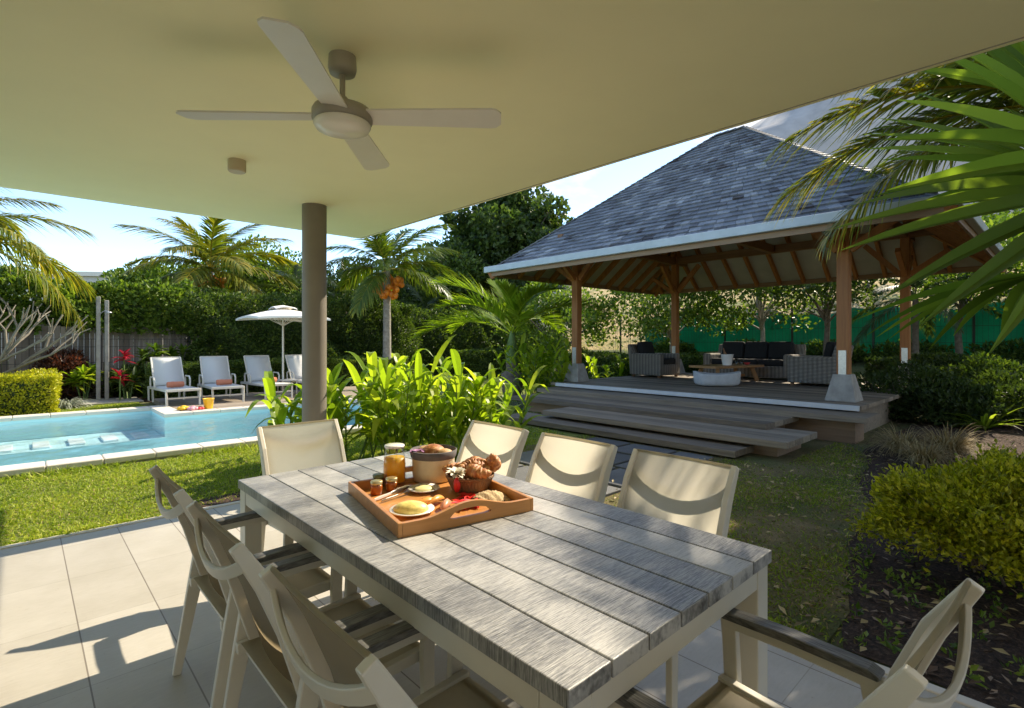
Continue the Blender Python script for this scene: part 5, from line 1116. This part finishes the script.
# grass, mulch
def grass(name, n, region, Ln, Wd, tone=(.1, .95), mat='lf_grass', flat=False):
    v0, v1, u0, u1, ok = region; v = rng.uniform(v0, v1, n); u = rng.uniform(u0, u1, n); q = ok(v, u); v = v[q]; u = u[q]; k = len(v)
    x = -SA*u+CA*v; y = CA*u+SA*v; P = np.stack([x, y, terrain(x, y)+.004], 1)
    patch = np.sin(v*2.3+np.sin(u*1.7)*1.3)*np.sin(u*2.9+v*.7)+.5*np.sin(v*6.1)*np.sin(u*5.3); D_ = np.stack([rng.normal(0, .55, k), rng.normal(0, .55, k), np.full(k, 1.)], 1); l = Ln*rng.uniform(.5, 1.25, k)*(1+.25*patch)
    a = rng.uniform(0, 6.283, k); NN = np.stack([np.cos(a), np.sin(a), 0*a+.2], 1); tn = np.clip(rng.uniform(*tone, k)+.14*patch, 0, 1)
    return strips(P, D_, NN, l, Wd, .45, tn, [1, .8, .05], 2)
bedline = lambda v: np.interp(v, [2.78, 3.6, 5, 6.6, 7.9, 8.5], [.75, .97, 1.2, 1.58, 1.85, 2.2])
thin = lambda v, u, p: rng.random(len(v)) < p(v, u)
def ok_right(v, u):
    n_ = .5+.5*np.sin(v*2.2+u*3.1)*np.sin(u*2.3-v*1.1); onpath = (u > 2.9) & (u < 4.9) & (v > 2.9); on = (u > bedline(v)+rng.normal(0, .07, len(v))) & ~(onpath & (rng.random(len(v)) < .93)) & ~((v > 6.3) & (u > 2.3))
    return on & (rng.random(len(v)) < .12+.75*n_)
def ok_left(v, u): d = np.minimum(u-5.12, 7.58-u); bare = (v > .9) & (v < 3.3) & (u < 5.45); return (rng.random(len(v)) < np.clip(.3+d*4, 0, 1)) & ~(bare & (rng.random(len(v)) < .8))
o = npmesh('grass', [grass('a', 90000, (-3.5, 5.5, 5.12, 7.58, ok_left), .062, .007), grass('b', 90000, (2.8, 8.4, .6, 5.1, ok_right), .06, .007, (0, .6)),
    grass('c', 30000, (7.0, 24, 8.5, 27, lambda v, u: (np.abs(u-v*.95) < 5.5) & (u+v > 17)), .07, .02), grass('d', 22000, (-4, 2, 13.15, 15.3, lambda v, u: v > -99), .06, .012),
    grass('e', 14000, (4.5, 9, 5.4, 10, lambda v, u: (v < 6.2+(u > 7.2)*3)), .09, .012, (0, .7))], M['lf_grass']); struct(o, kind='stuff')
def gk(n, v0, v1, u0, u1, Ln, tone): return grass('x', n, (v0, v1, u0, u1, lambda v, u: rng.random(len(v)) < .45+.55*np.sin(v*3.7)*np.sin(v*1.3)), Ln, .009, tone)
o = npmesh('edge_grass', [gk(5000, -3.5, 5.5, 7.40, 7.62, .15, (.1, .9)), gk(2600, -3.5, .9, 5.10, 5.17, .09, (.2, 1)), gk(1500, 2.77, 2.85, .9, 5, .09, (.2, 1))], M['lf_grass']); struct(o, kind='stuff')
o = npmesh('dry_grass', [grass('y', 42000, (2.8, 8.3, .6, 4.9, ok_right), .05, .008, (0, .8)), grass('z', 5000, (-3.5, 5.5, 5.2, 7.5, ok_left), .055, .008, (.2, 1))], M['lf_straw']); struct(o, kind='stuff')
n = 16000; v = rng.uniform(2.8, 14, n); u = rng.uniform(-3, 2.2, n); q = u < bedline(v)-.0+rng.normal(0, .1, n); v = v[q]; u = u[q]; k = len(v)
P = np.stack([-SA*u+CA*v, CA*u+SA*v, rng.uniform(.006, .02, k)], 1); a = rng.uniform(0, 6.283, k); l = rng.uniform(.02, .09, k)
D_ = np.stack([np.cos(a), np.sin(a), rng.normal(0, .12, k)], 1); o = npmesh('mulch', [leaves(P, D_, up(k)+runit(k)*.3, l, l*rng.uniform(.12, .4, k), rng.random(k)**1.6, .2)], M['lf_mulch']); struct(o, kind='stuff')

# low sprigs coming up through the mulch by the kerb and under the golden shrub
k = 110; v = rng.uniform(2.86, 4.6, k); u = rng.uniform(-.6, 1.0, k); q = u < bedline(v)-.05; v = np.repeat(v[q], 9)+rng.normal(0, .02, 9*q.sum()); u = np.repeat(u[q], 9)+rng.normal(0, .02, 9*q.sum()); k = len(v)
P = np.stack([-SA*u+CA*v, CA*u+SA*v, rng.uniform(.01, .07, k)], 1); D_ = nrm(runit(k)+np.array([[0, 0, .6]])); l = rng.uniform(.02, .05, k)
struct(npmesh('undergrowth', [leaves(P, D_, runit(k), l, l*.5, rng.random(k), .25)], M['lf_bush']), kind='stuff')
k = 900; v = rng.uniform(2.8, 8, k); u = rng.uniform(-.5, 3.2, k); q = (v < 6.2) | (u < 1.9); v = v[q]; u = u[q]; k = len(v); a = rng.uniform(0, 6.283, k); l = rng.uniform(.03, .075, k)
P = np.stack([-SA*u+CA*v, CA*u+SA*v, rng.uniform(.02, .05, k)], 1); D_ = np.stack([np.cos(a), np.sin(a), rng.normal(0, .2, k)], 1)
struct(npmesh('leaf_litter', [leaves(P, D_, up(k)+runit(k)*.4, l, l*.42, rng.random(k), .25)], M['lf_straw']), kind='stuff')
